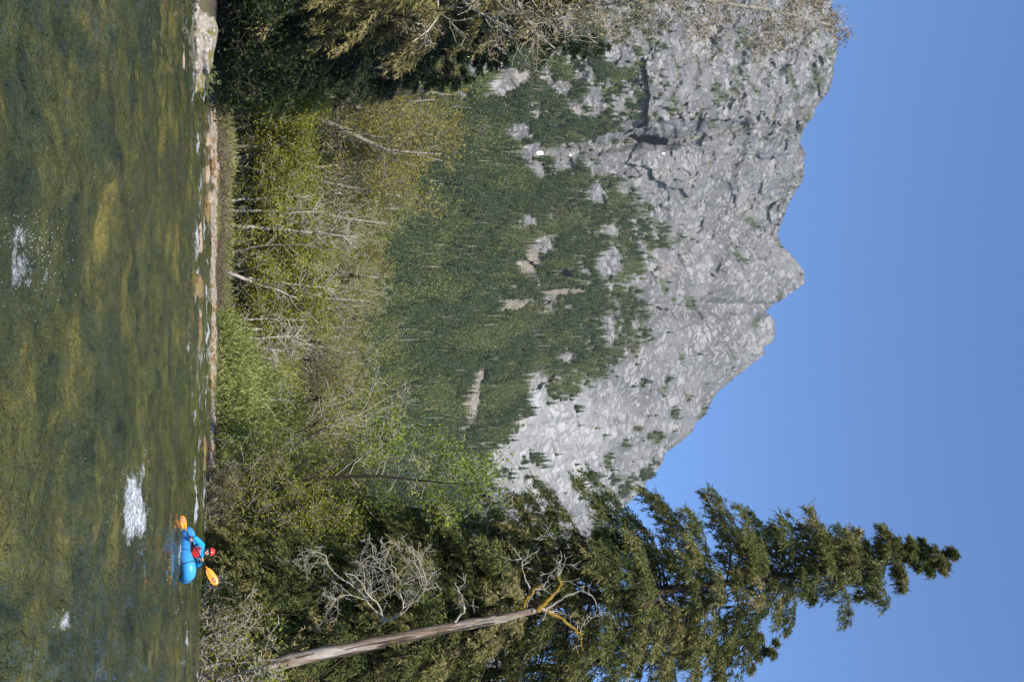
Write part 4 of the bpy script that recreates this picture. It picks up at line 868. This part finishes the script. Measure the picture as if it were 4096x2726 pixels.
def build_stones():
    rs = np.random.RandomState(41)
    def at_w(o, u, v, z=0.0, rz=0.0):
        p = onwater(u, v); o.location = (p[0], p[1], z); o.rotation_euler = (0, 0, rz); return o
    tag(at_w(stone('boulder', (1.15, .9, .62), 1, M['boulder'], 5, .3), 185, 782, .18, .2), 'big mossy boulder with pale lichen blotches at the dark bank', 'boulder')
    tag(at_w(stone('boulder', (.62, .5, .30), 2, M['boulder'], 5, .3), 120, 780, .12, 1.0), 'smaller mossy boulder leaning against the big one', 'boulder')
    tag(at_w(stone('boulder', (.75, .5, .26), 3, M['boulder'], 5, .3), 285, 782, .06, .3), 'low pinkish boulder under the leafy sprig', 'boulder')
    tag(at_w(stone('boulder', (.4, .35, .18), 4, M['boulder'], 4, .3), 332, 780, .04, .3), 'small broken boulder at the tip of the stony point', 'boulder')
    for k in range(16):
        o = stone('shore_stone', (rs.uniform(.12, .3), rs.uniform(.12, .25), rs.uniform(.08, .18)), 10+k, M['boulder'] if k % 2 else M['cobble'], 3)
        at_w(o, rs.uniform(-60, 350), rs.uniform(772, 788), rs.uniform(0.02, .16), rs.rand()*6); tag(o, 'angular pale stone heaped at the foot of the mossy boulder', 'stone', 'stones below the mossy boulder')
    # stones standing in the shallows
    for u, v, s, mt, lab in ((1145, 779, (.48, .36, .26), 'stone_wet', 'brown wedge-shaped rock standing in the shallows'), (1320, 793, (.55, .4, .14), 'stone_wet', 'low rusty wet rock awash in the shallows'), (1370, 790, (.5, .35, .10), 'stone_wet', 'flat mossy rock barely breaking the surface'),
                              (1260, 797, (.25, .2, .1), 'cobble_tan', 'small orange stone beside the rusty wet rock'), (950, 793, (.62, .3, .17), 'cobble_tan', 'long tan rock lying along the current'), (560, 822, (.38, .3, .25), 'cobble_tan', 'rounded pink stone near the recess of the bank'),
                              (690, 822, (.50, .3, .2), 'cobble_tan', 'flat tan stone at the waterline'), (790, 833, (.4, .32, .3), 'cobble_tan', 'upright tan stone against the gravel'), (845, 822, (.6, .4, .2), 'stone_wet', 'dark wet rock with moss by the gravel'),
                              (1790, 813, (.6, .35, .12), 'stone_wet', 'long rusty rock awash at the bend'), (1850, 812, (.4, .3, .10), 'stone_wet', 'dark flat rock next to the long rusty one'), (240, 731, (.5, .2, .05), 'cobble_tan', 'thin tan rock just awash before the boulder'), (25, 783, (.12, .1, .1), 'cobble', 'small pale stone in the water by the frame edge')):
        o = stone('river_rock', s, int(u+v), M[mt], 4); at_w(o, u, v, s[2]*.12, rs.rand()*.6-.3); tag(o, lab, 'rock')
    # cobbles of the pale gravel strip along the far bank
    protos = [stone('cobble', (.17, .13, .09), 60+k, M[('cobble', 'cobble_tan', 'stone_wet')[k]], 2) for k in range(3)]
    for k in range(150):
        o = protos[k] if k < 3 else protos[rs.randint(3)].copy()
        if k >= 3: COL.objects.link(o)
        u = rs.uniform(430, 1840); vv = np.interp(u, [p[0] for p in shore_px], [p[1] for p in shore_px]); p = onwater(u, vv); y = p[1]+rs.uniform(-.35, .35); x = p[0]*y/p[1]
        s = rs.uniform(.5, 1.5)*(1.5 if 650 < u < 860 else 1); o.location = (x, y, max(0, float(ground_z(np.array([x]), np.array([y]))[0]))+.02); o.scale = (s,)*3; o.rotation_euler = (0, 0, rs.rand()*6)
        tag(o, 'pale cobble on the gravel strip below the far bank trees', 'stone', 'cobbles on the gravel strip')
    mb = MB(); n = 6000
    u = rs.uniform(380, 1860, n); vv = np.interp(u, [p[0] for p in shore_px], [p[1] for p in shore_px]); y = -CAM_H/tanel(vv)+rs.uniform(-.3, .35, n); x = (u-1363)/F_PX*(y*CP-CAM_H*SP)
    z = ground_z(x, y); s = rs.uniform(.04, .11, n); tet = np.array([(1, 0, 0), (-.5, .8, 0), (-.5, -.8, 0), (0, 0, .8)]); a = rs.rand(n)*6.28
    R = np.stack([np.cos(a), -np.sin(a), np.sin(a), np.cos(a)], -1).reshape(n, 2, 2)
    t2 = np.einsum('nij,kj->nki', R, tet[:, :2]); V = np.concatenate([t2*s[:, None, None], np.broadcast_to(tet[:, 2], (n, 4))[..., None]*s[:, None, None]], -1)+np.stack([x, y, np.maximum(z, -.05)], -1)[:, None]
    f = np.array([(0, 1, 3), (1, 2, 3), (2, 0, 3)]); mb.add(V.reshape(-1, 3), (f[None]+4*np.arange(n)[:, None, None]).reshape(-1, 3)); o = mb.build('gravel', M['cobble']); tag(o, 'fine pale gravel along the far waterline', 'gravel', kind='stuff')
    # leafy sprig on the boulder
    o = broadleaf('leafy_sprig', 'small bright leafy sprig growing beside the mossy boulder', 'shrub', None, 95, 1.15, .012, M['bark_grey'], M['bark_grey'], M['leaf_green'], 3.2, .075, .05, .05, stems=6, first=.15, nb=(4, 5), blen=.4, up=.4, wander=.2, maxd=2, mind=1)
    p = onwater(300, 792); o.location = (p[0], p[1]+.2, .1); o.rotation_euler = (-.3, .55, 0)
build_stones()

# ------------------------------------------------------------------ brush and grass on the far bank
def build_grass():
    rs = np.random.RandomState(5)
    def blades(name, u0, u1, d0, d1, n, h, w, mat, label, cat, tintb=0.0):
        u = rs.uniform(u0, u1, n); vv = np.interp(u, [p[0] for p in shore_px], [p[1] for p in shore_px]); y = -CAM_H/tanel(vv)+rs.uniform(d0, d1, n); x = (u-1363)/F_PX*(y*CP-CAM_H*SP)
        k = sstep(u0, u0+60, u)*sstep(u1, u1-60, u)
        z = ground_z(x, y); keep = (shore_dist(x, y) > .5); x, y, z, k = x[keep], y[keep], z[keep], k[keep]; n = len(x)
        cl = fbm(x*.35, y*.35, 2.0, 3); hh = h(x, y, rs, n)*np.clip(1+1.3*cl, .25, 1.8)*(.35+.65*k)
        C = np.stack([x, y, z+hh*rs.rand(n)**1.3*.85], -1); D = rs.normal(0, .6, (n, 3))+np.array([0, 0, 1.0])
        mb = MB(); mb.leaves(C, D, np.minimum(hh*.4, .32)*rs.uniform(.5, 1.2, n), w*rs.uniform(.6, 1.3, n), np.clip(.5+.5*cl+.2*rs.normal(size=n)+tintb, 0, 1), rs, 0, .1)
        o = mb.build(name, mat); tag(o, label, cat, kind='stuff')
    env = lambda x, y, rs, n: (.5+np.interp(px_of(x, y, 1.0)[0], [1250, 1330, 1450, 1600, 1700, 1800, 1950], [1.0, 1.8, 2.8, 4.0, 5.0, 5.0, 4.4])*sstep(52, 62, y))
    blades('brush', 1230, 1980, .5, 13, 85000, env, .055, M['grass'], 'soft bright green brush filling the bank behind the gravel', 'brush')
    blades('dry_brush', 380, 1300, .1, 1.6, 11000, lambda x, y, rs, n: .22+.35*rs.rand(n), .03, M['dry_brush'], 'dry brown brush along the foot of the far wood', 'brush')
    blades('grass', 380, 1300, .9, 7, 12000, lambda x, y, rs, n: .2+.4*rs.rand(n), .05, M['grass'], 'yellow-green grass under the far bank trees', 'grass')
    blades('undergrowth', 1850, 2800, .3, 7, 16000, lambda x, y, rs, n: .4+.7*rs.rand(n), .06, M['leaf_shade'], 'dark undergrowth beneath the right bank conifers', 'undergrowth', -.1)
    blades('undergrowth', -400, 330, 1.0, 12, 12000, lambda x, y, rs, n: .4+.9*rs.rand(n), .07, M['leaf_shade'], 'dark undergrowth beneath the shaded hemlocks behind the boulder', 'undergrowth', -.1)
build_grass()
# ------------------------------------------------------------------ packraft, paddler, paddle
M['raft_blue'] = plain('raft_blue', (.045, .30, .66), .42, .08, 5, .4, .004)
M['jacket_blue'] = plain('jacket_blue', (.012, .29, .60), .62, .3, 11, .25, .05)
M['vest_red'] = plain('vest_red', (.62, .035, .035), .55, .15, 12, .3, .006)
M['helmet_red'] = plain('helmet_red', (.72, .035, .025), .3, .06, 6, .5)
M['black'] = plain('black', (.012, .012, .014), .5, .3, 12, .4)
M['dark_grey'] = plain('dark_grey', (.05, .05, .055), .7, .3, 16, .3, .01)
M['skin'] = plain('skin', (.55, .33, .25), .5, .10, 18, .35)
M['blade_orange'] = plain('blade_orange', (.86, .27, .012), .35, .08, 6, .5)
M['strap_white'] = plain('strap_white', (.6, .6, .58), .6, .15, 20)
M['red_trim'] = plain('red_trim', (.55, .07, .06), .5, .1, 9)
M['lens_green'] = plain('lens_green', (.03, .22, .12), .12, .1, 9, .6)
M['lip'] = plain('lip', (.42, .17, .14), .5, .1, 9)
M['logo_dark'] = plain('logo_dark', (.28, .05, .02), .5, .1, 9)

def skin_mesh(name, mat, verts, edges, radii, parent, loc, root=0, sub=2):
    me = bpy.data.meshes.new(name); me.from_pydata([tuple(v) for v in verts], edges, [])
    ob = bpy.data.objects.new(name, me); COL.objects.link(ob)
    ob.modifiers.new('skin', 'SKIN'); s = ob.modifiers.new('sub', 'SUBSURF'); s.levels = s.render_levels = sub
    for i, r in enumerate(radii):
        r = r if isinstance(r, tuple) else (r, r); me.skin_vertices[0].data[i].radius = r
    me.skin_vertices[0].data[root].use_root = True
    dg = bpy.context.evaluated_depsgraph_get(); dg.update(); ev = ob.evaluated_get(dg)
    m2 = bpy.data.meshes.new_from_object(ev); ob.modifiers.clear(); ob.data = m2
    m2.transform(Matrix.Translation(-Vector(loc)))
    m2.materials.clear(); m2.materials.append(mat); m2.polygons.foreach_set('use_smooth', np.ones(len(m2.polygons), bool))
    ob.parent = parent; return ob
def ellipsoid(mb, c, r, nu=16, nv=10, v0=0.0, v1=math.pi, rot=None, mi=0):
    """patch of an ellipsoid between the polar angles v0 and v1 (measured from its top)"""
    ph = np.linspace(v0, v1, nv); th = np.arange(nu)*2*np.pi/nu
    V = np.stack([np.sin(ph)[:, None]*np.cos(th), np.sin(ph)[:, None]*np.sin(th), np.repeat(np.cos(ph)[:, None], nu, 1)], -1)*np.array(r)
    V = V.reshape(-1, 3)
    if rot is not None: V = V@np.array(rot).T
    i, j = np.meshgrid(np.arange(nv-1), np.arange(nu), indexing='ij'); i = i.ravel(); j = j.ravel()
    mb.add(V+np.array(c), np.stack([i*nu+j, i*nu+(j+1) % nu, (i+1)*nu+(j+1) % nu, (i+1)*nu+j], 1), .5, mi)

def build_raft():
    c = onwater(2214, 719.5); ang = math.radians(192)
    root = empty('packraft', (c[0], c[1], 0)); root.rotation_euler = (0, 0, ang)
    tag(root, 'inflated blue packraft with black straps carrying the paddler', 'packraft')
    ca, sa = math.cos(ang), math.sin(ang)
    n = 64; t = np.arange(n)*2*np.pi/n                      # t=90 deg is the bow (+y)
    bow = np.clip(np.sin(t), 0, 1); stern = np.clip(-np.sin(t), 0, 1)
    R = .155+.022*bow**3
    px = (.41)*np.sign(np.cos(t))*np.abs(np.cos(t))**.85; py = np.where(np.sin(t) > 0, 1.02, .95)*np.sin(t)
    pz = .115+.15*bow**4+.08*stern**4
    P = np.stack([px, py, pz], -1)
    def tubepatch(mb, i0, i1, k=1.0, sides=18):
        mb.tube(P[i0:i1], R[i0:i1]*k, sides)
    mb = MB(); mb.tube(P, R, 20, closed=True); tube = mb.build('tube', M['raft_blue'], root, True)
    # seams and straps that run round the tube
    for i, k in ((13, .016), (19, .016), (8, .01), (25, .012), (3, .012), (45, .012)):
        tq = unit(P[(i+1) % n]-P[i-1]); a = unit(np.cross(tq, (0, 0, 1))); b = np.cross(a, tq); th = np.arange(28)*2*np.pi/28
        ring = P[i]+(R[i]+.003)*(np.cos(th)[:, None]*a+np.sin(th)[:, None]*b)
        s = MB(); s.tube(ring, k*.6, 6, closed=True); s.build('strap', M['black'], tube, True)
    # hull floor
    fb = MB(); fl = np.concatenate([[[0, 0, .04]], np.stack([px*.98, py*.98, np.full(n, .04)+pz-.115], -1)]); j = np.arange(n)
    fb.add(fl, np.stack([np.zeros(n, int), 1+j, 1+(j+1) % n], 1)); fb.build('floor', M['raft_blue'], root, True)
    # bow deck: arched sheet between the tubes
    def deck(name, y0, y1, mat, lift, w0=1.0, par=root):
        ys = np.linspace(y0, y1, 14); xs = np.linspace(-1, 1, 15); V = []
        for y in ys:
            s = np.clip(abs(y)/(1.02 if y > 0 else .95), 0, .995); hw = .41*(1-s*s)**.425*w0; zc = (.115+.15*max(0, y/1.02)**4)+.13
            for x in xs: V.append((x*hw, y, zc+lift*(1-x*x)*(1-.4*s)))
        d = MB(); d.add(V, grid_faces(14, 15)); return d.build(name, mat, par, True)
    deck('bow_deck', .42, .99, M['raft_blue'], .05); deck('spray_deck', -.62, .46, M['dark_grey'], .085, .97); deck('stern_deck', -.93, -.6, M['raft_blue'], .05)
    # cockpit rim and red piping
    th = np.arange(40)*2*np.pi/40; rim = np.stack([.235*np.cos(th), -.10+.36*np.sin(th), .31+.03*np.sin(th)], -1)
    s = MB(); s.tube(rim, .018, 8, closed=True); s.build('cockpit_rim', M['black'], root, True)
    for sx in (-1, 1):
        q = np.array([(sx*.36, -.5, .27), (sx*.385, 0, .275), (sx*.345, .4, .285), (sx*.22, .78, .34)])
        s = MB(); s.tube(catmull(q, 20), .012, 6); s.build('piping', M['red_trim'], root, True)
        q = np.array([(sx*.30, .62, .33), (sx*.36, .45, .345), (sx*.42, .25, .31)]); s = MB(); s.tube(catmull(q, 10), .013, 6); s.build('grab_loop', M['black'], root, True)
    s = MB(); ellipsoid(s, (.05, .60, .345), (.045, .045, .035)); s.build('valve', M['black'], root, True)
    return c

def build_paddler():
    Y = 25.9
    J = lambda u, v, y: at(u, v, y+.85)
    loc = J(2208, 742, 26.0); loc[2] = .12
    root = empty('person', tuple(loc)); tag(root, 'person in red helmet, red vest and blue jacket paddling the raft', 'person')
    neck = J(2209, 812, 26.02); chest = J(2206, 797, 26.0); belly = J(2206, 775, 26.05); pel = J(2208, 752, 26.15)
    shR, elR, haR = J(2177, 807, 26.02), J(2149, 778, 25.9), J(2157, 764.5, 25.68)
    shL, elL, haL = J(2233, 804, 26.02), J(2264, 790, 25.9), J(2236, 808.5, 25.68)
    hd = J(2206, 833, 25.97); chin = J(2206, 820, 25.9)
    # legs reach forward under the deck
    fw = np.array([.208, -.978, 0]); sd = np.array([.978, .208, 0])
    lo = np.array([pel[0], pel[1], .12]); kn1, kn2 = lo+fw*.40-sd*.14+np.array([0, 0, .02]), lo+fw*.40+sd*.14+np.array([0, 0, .02])
    ft1, ft2 = lo+fw*.76-sd*.10, lo+fw*.76+sd*.10
    V = [pel, belly, chest, neck, hd+(0, 0, -.03), hd+(0, 0, .06), shR, elR, haR, shL, elL, haL, kn1, ft1, kn2, ft2]
    E = [(0, 1), (1, 2), (2, 3), (3, 4), (4, 5), (2, 6), (6, 7), (7, 8), (2, 9), (9, 10), (10, 11), (0, 12), (12, 13), (0, 14), (14, 15)]
    Rr = [(.13, .11), (.13, .10), (.13, .10), .052, (.070, .082), (.076, .088), .065, .045, .030, .065, .045, .030, .065, .045, .065, .045]
    # hands: five fingers closed round the shaft
    sh = unit(J(2268, 826, 25.66)-J(2118, 743, 25.70)); back = unit(np.cross(sh, np.array([0, -1.0, 0])))
    for hi, hand, el in ((8, haR, elR), (11, haL, elL)):
        inw = unit(hand-el); ctr = hand+np.array([0, .035, 0])
        for k, off in enumerate((-.032, -.011, .011, .031)):
            b0 = len(V); rad = .030; base = hand+sh*off
            V += [base+back*.018+np.array([0, -.006, 0]), base+back*rad*.9+np.array([0, -.034, 0]), base-back*.004+np.array([0, -.052, 0]), base-back*.032+np.array([0, -.034-.004*(k % 2), 0])]
            E += [(hi, b0), (b0, b0+1), (b0+1, b0+2), (b0+2, b0+3)]; Rr += [.0095, .0095, .009, .008-.0006*abs(k-1)]
        b0 = len(V); V += [hand-sh*.02-back*.02+np.array([0, -.01, 0]), hand+sh*.012-back*.036+np.array([0, -.03, 0]), hand+sh*.03-back*.028+np.array([0, -.05, 0])]
        E += [(hi, b0), (b0, b0+1), (b0+1, b0+2)]; Rr += [.011, .0105, .009]
    skin_mesh('body', M['skin'], V, E, Rr, root, loc)
    # jacket: torso and sleeves, ending at the wrists
    def cut(a, b, f): return a+(b-a)*f
    wrR, wrL = cut(elR, haR, .74), cut(elL, haL, .70)
    V = [pel, belly, chest, cut(chest, neck, .75), shR, cut(shR, elR, .5), elR, wrR, shL, cut(shL, elL, .5), elL, wrL]
    E = [(0, 1), (1, 2), (2, 3), (2, 4), (4, 5), (5, 6), (6, 7), (2, 8), (8, 9), (9, 10), (10, 11)]
    skin_mesh('jacket', M['jacket_blue'], V, E, [(.16, .135), (.16, .125), (.165, .125), .075, .095, .085, .078, .05, .095, .085, .078, .05], root, loc)
    for w, e in ((wrR, elR), (wrL, elL)):
        s = MB(); d = unit(w-e); s.tube([w-d*.02, w+d*.012, w+d*.035], [.05, .05, .042], 12); s.build('cuff', M['black'], root, True, loc)
    # vest: padded front and back panels that follow the chest
    fwv = unit(np.array([neck[0]*0-.05, -1, .08])); upv = unit(chest-belly); rt = unit(np.cross(fwv, upv)); fo = np.cross(upv, rt)
    def panel(name, ccen, w, h, depth, side, mat, n=12):
        a, b = np.meshgrid(np.linspace(-1, 1, n), np.linspace(-1, 1, n)); r = np.clip(1-np.maximum(np.abs(a), np.abs(b))**6, 0, 1)**.5
        cv = .055*a*a
        V = ccen+rt*(a*w)[..., None]+upv*(b*h)[..., None]+fo*(side*(depth*r-cv))[..., None]
        s = MB(); s.add(V, grid_faces(n, n)); s.build(name, mat, root, True, loc)
    mid = cut(belly, chest, .62)
    panel('vest_front', mid+fo*.115+upv*.005, .150, .125, .05, 1, M['vest_red']); panel('vest_back', mid-fo*.12, .15, .13, .04, -1, M['vest_red'])
    for k in (-1, 1):
        s = MB(); q = [mid+rt*k*.10+upv*.11+fo*.14, cut(chest, neck, .35)+rt*k*.105+fo*.07+upv*.03, cut(chest, neck, .35)+rt*k*.105-fo*.05+upv*.03, mid+rt*k*.10+upv*.1-fo*.13]
        s.tube(catmull(q, 14), .026, 8); s.build('shoulder_strap', M['dark_grey'], root, True, loc)
        s = MB(); q = [mid+rt*k*.14-upv*.03+fo*.10, mid+rt*k*.185-upv*.03, mid+rt*k*.14-upv*.03-fo*.10]; s.tube(catmull(q, 10), .016, 6); s.build('side_strap', M['black'], root, True, loc)
    s = MB(); s.tube(catmull([mid-rt*.15-upv*.07+fo*.12, mid-upv*.075+fo*.175, mid+rt*.15-upv*.07+fo*.12], 12), .014, 6); s.build('waist_belt', M['black'], root, True, loc)
    s = MB(); q = mid-rt*.10-upv*.125+fo*.16; ellipsoid(s, q, (.05, .02, .03)); s.build('buckle', M['strap_white'], root, True, loc)
    s = MB(); s.tube([cut(chest, neck, .62), cut(chest, neck, .95), neck+(0, -.01, .045)], [.085, .074, .07], 16); s.build('collar', M['black'], root, True, loc)
    # face
    fdir = unit(np.array([.06, -1, -.02])); fr = np.array([1.0, .06, 0])
    def dot(name, off, r, mat):
        s = MB(); ellipsoid(s, hd+fr*off[0]+fdir*off[1]+np.array([0, 0, off[2]]), r, 12, 8); s.build(name, mat, root, True, loc)
    dot('nose', (0, .088, .0), (.014, .02, .022), M['skin']); dot('mouth', (0, .080, -.042), (.028, .012, .008), M['lip']); dot('chin', (0, .066, -.07), (.034, .025, .022), M['skin'])
    for k in (-1, 1): dot('ear', (k*.078, .0, .0), (.012, .024, .032), M['skin']); dot('cheek', (k*.034, .062, -.018), (.03, .022, .026), M['skin'])
    for k in (-1, 1): dot('sunglass_lens', (k*.032, .080, .026), (.027, .014, .018), M['lens_green'] if k > 0 else M['black'])
    s = MB(); s.tube(catmull([hd+fr*(-.084)+(0, 0, .03), hd+fdir*.07-fr*.06+(0, 0, .038), hd+fdir*.088+(0, 0, .037), hd+fdir*.07+fr*.06+(0, 0, .038), hd+fr*.084+(0, 0, .03)], 16), .007, 6); s.build('sunglass_frame', M['black'], root, True, loc)
    # helmet
    hc = hd+np.array([0, .012, .055]); s = MB(); rot = Matrix.Rotation(-.10, 3, 'X')
    ellipsoid(s, hc, (.108, .128, .118), 28, 12, 0, 1.52, rot); hs = s.build('helmet', M['helmet_red'], root, True, loc)
    s = MB(); ellipsoid(s, hc+(0, 0, -.002), (.104, .122, .112), 28, 16, 0, 1.72, rot); s.build('helmet_liner', M['black'], hs, True, loc)
    th = np.linspace(-2.6, -.54, 14); s = MB(); s.tube(np.stack([hc[0]+.112*np.cos(th), hc[1]+.14*np.sin(th), np.full(14, hc[2]+.012)], -1), .011, 6); s.build('brim', M['helmet_red'], hs, True, loc)
    for k in (-1, 1):
        s = MB(); s.tube(catmull([hd+fr*k*.092+(0, -.01, .05), hd+fr*k*.086+fdir*.02+(0, 0, -.03), hd+fr*k*.045+fdir*.055+(0, 0, -.088), hd+fdir*.068+(0, 0, -.096)], 14), .010, 6); s.build('chin_strap', M['black'] if k < 0 else M['dark_grey'], hs, True, loc)
    # paddle
    A, B = J(2118, 743, 25.70), J(2268, 826, 25.66); ax = unit(B-A)
    pr = empty('paddle', tuple(J(2193, 784, 25.68))); pl = np.array(pr.location); tag(pr, 'black-shafted kayak paddle with orange blades held by the paddler', 'paddle')
    s = MB(); s.tube([A-ax*.06, B+ax*.06], [.016, .016], 10); s.build('shaft', M['black'], pr, True, pl)
    def blade(p0, p1, width, nrm):
        d = unit(p1-p0); L = np.linalg.norm(p1-p0); nrm = unit(nrm-d*(nrm@d)); sdv = np.cross(nrm, d)
        prof = np.array([(0, .18), (.08, .5), (.2, .78), (.4, .95), (.6, 1), (.78, .96), (.9, .78), (.97, .5), (1, .2)])
        xs = np.linspace(-1, 1, 9); top = []
        for f, w in prof:
            for x in xs: top.append(p0+d*L*f+sdv*(x*w*width*.5*(1.06 if x > 0 else .94))+nrm*(.018*(1-x*x)-.03*(f-.4)**2+(.010 if abs(x) < .2 and f < .75 else 0)))
        top = np.array(top); nb = len(prof); bot = top-nrm*.012; s = MB(); s.add(np.concatenate([top, bot]), np.concatenate([grid_faces(nb, 9), grid_faces(nb, 9)[:, ::-1]+nb*9]))
        rim = [i for i in range(9)]+[r*9+8 for r in range(1, nb)]+[(nb-1)*9+8-i for i in range(1, 9)]+[r*9 for r in range(nb-2, 0, -1)]
        rim = np.array(rim); s.add(np.zeros((0, 3)), np.zeros((0, 4), int)); s.F.append(np.stack([rim, np.roll(rim, -1), np.roll(rim, -1)+nb*9, rim+nb*9], 1)); s.M.append(np.zeros(len(rim), int))
        o = s.build('blade', M['blade_orange'], pr, True, pl)
        s = MB(); s.tube([p0-d*.05, p0+d*L*.35, p0+d*L*.62]+nrm*.016, [.017, .014, .005], 8); s.build('blade_spine', M['blade_orange'], o, True, pl)
        q = p0+d*L*.70+nrm*.026; th = np.arange(20)*2*np.pi/20
        for rad, mt, lift in ((.05, 'logo_dark', 0), (.015, 'strap_white', .003)):
            s = MB(); ring = q+nrm*lift+d*(1.5*rad*np.cos(th))[:, None]+sdv*(rad*.7*np.sin(th))[:, None]; s.add(np.concatenate([[q+nrm*(lift+.002)], ring]), np.stack([np.zeros(20, int), 1+np.arange(20), 1+(np.arange(20)+1) % 20], 1)); s.build('logo', M[mt], o, False, pl)
    blade(B+ax*.02, J(2337, 868, 25.62), .20, np.array([-.1, -1, .25])); blade(A-ax*.02, J(2062, 729, 25.74), .155, np.array([-.25, -1, .45]))
build_raft()
build_paddler()
# ------------------------------------------------------------------ spray drops by the rapids, white to stand in for sparkle too
def build_spray():
    rs = np.random.RandomState(77); mb = MB(); C = []
    for u, v, ru, rv, s in foams:
        n = int(s*ru*rv*.014)+3
        uu = u+ru*.6*rs.normal(size=n); vv = np.minimum(v+rv*.8*rs.normal(size=n), 838)
        y = -CAM_H/tanel(vv); x = (uu-1363)/F_PX*(y*CP-CAM_H*SP); C.append(np.stack([x, y, .05+.10*np.abs(rs.normal(size=n))*min(1, s)], -1))
    C = np.concatenate(C); C = C[(C[:, 1] > 5) & (shore_dist(C[:, 0], C[:, 1]) < -.5)]; n = len(C); s = .0015/np.clip(rs.rand(n), .22, 1)*np.clip(C[:, 1]/16, .35, 1.6)
    oc = np.array([(1, 0, 0), (-1, 0, 0), (0, 1, 0), (0, -1, 0), (0, 0, 1), (0, 0, -1)]); f = np.array([(0, 2, 4), (2, 1, 4), (1, 3, 4), (3, 0, 4), (2, 0, 5), (1, 2, 5), (3, 1, 5), (0, 3, 5)])
    mb.add((C[:, None]+oc[None]*s[:, None, None]).reshape(-1, 3), (f[None]+6*np.arange(n)[:, None, None]).reshape(-1, 3))
    o = mb.build('spray', plain('spray', (.85, .87, .88), .25, .05)); tag(o, 'white droplets of spray and stand-in sparkle where the river breaks', 'spray', kind='stuff')
build_spray()
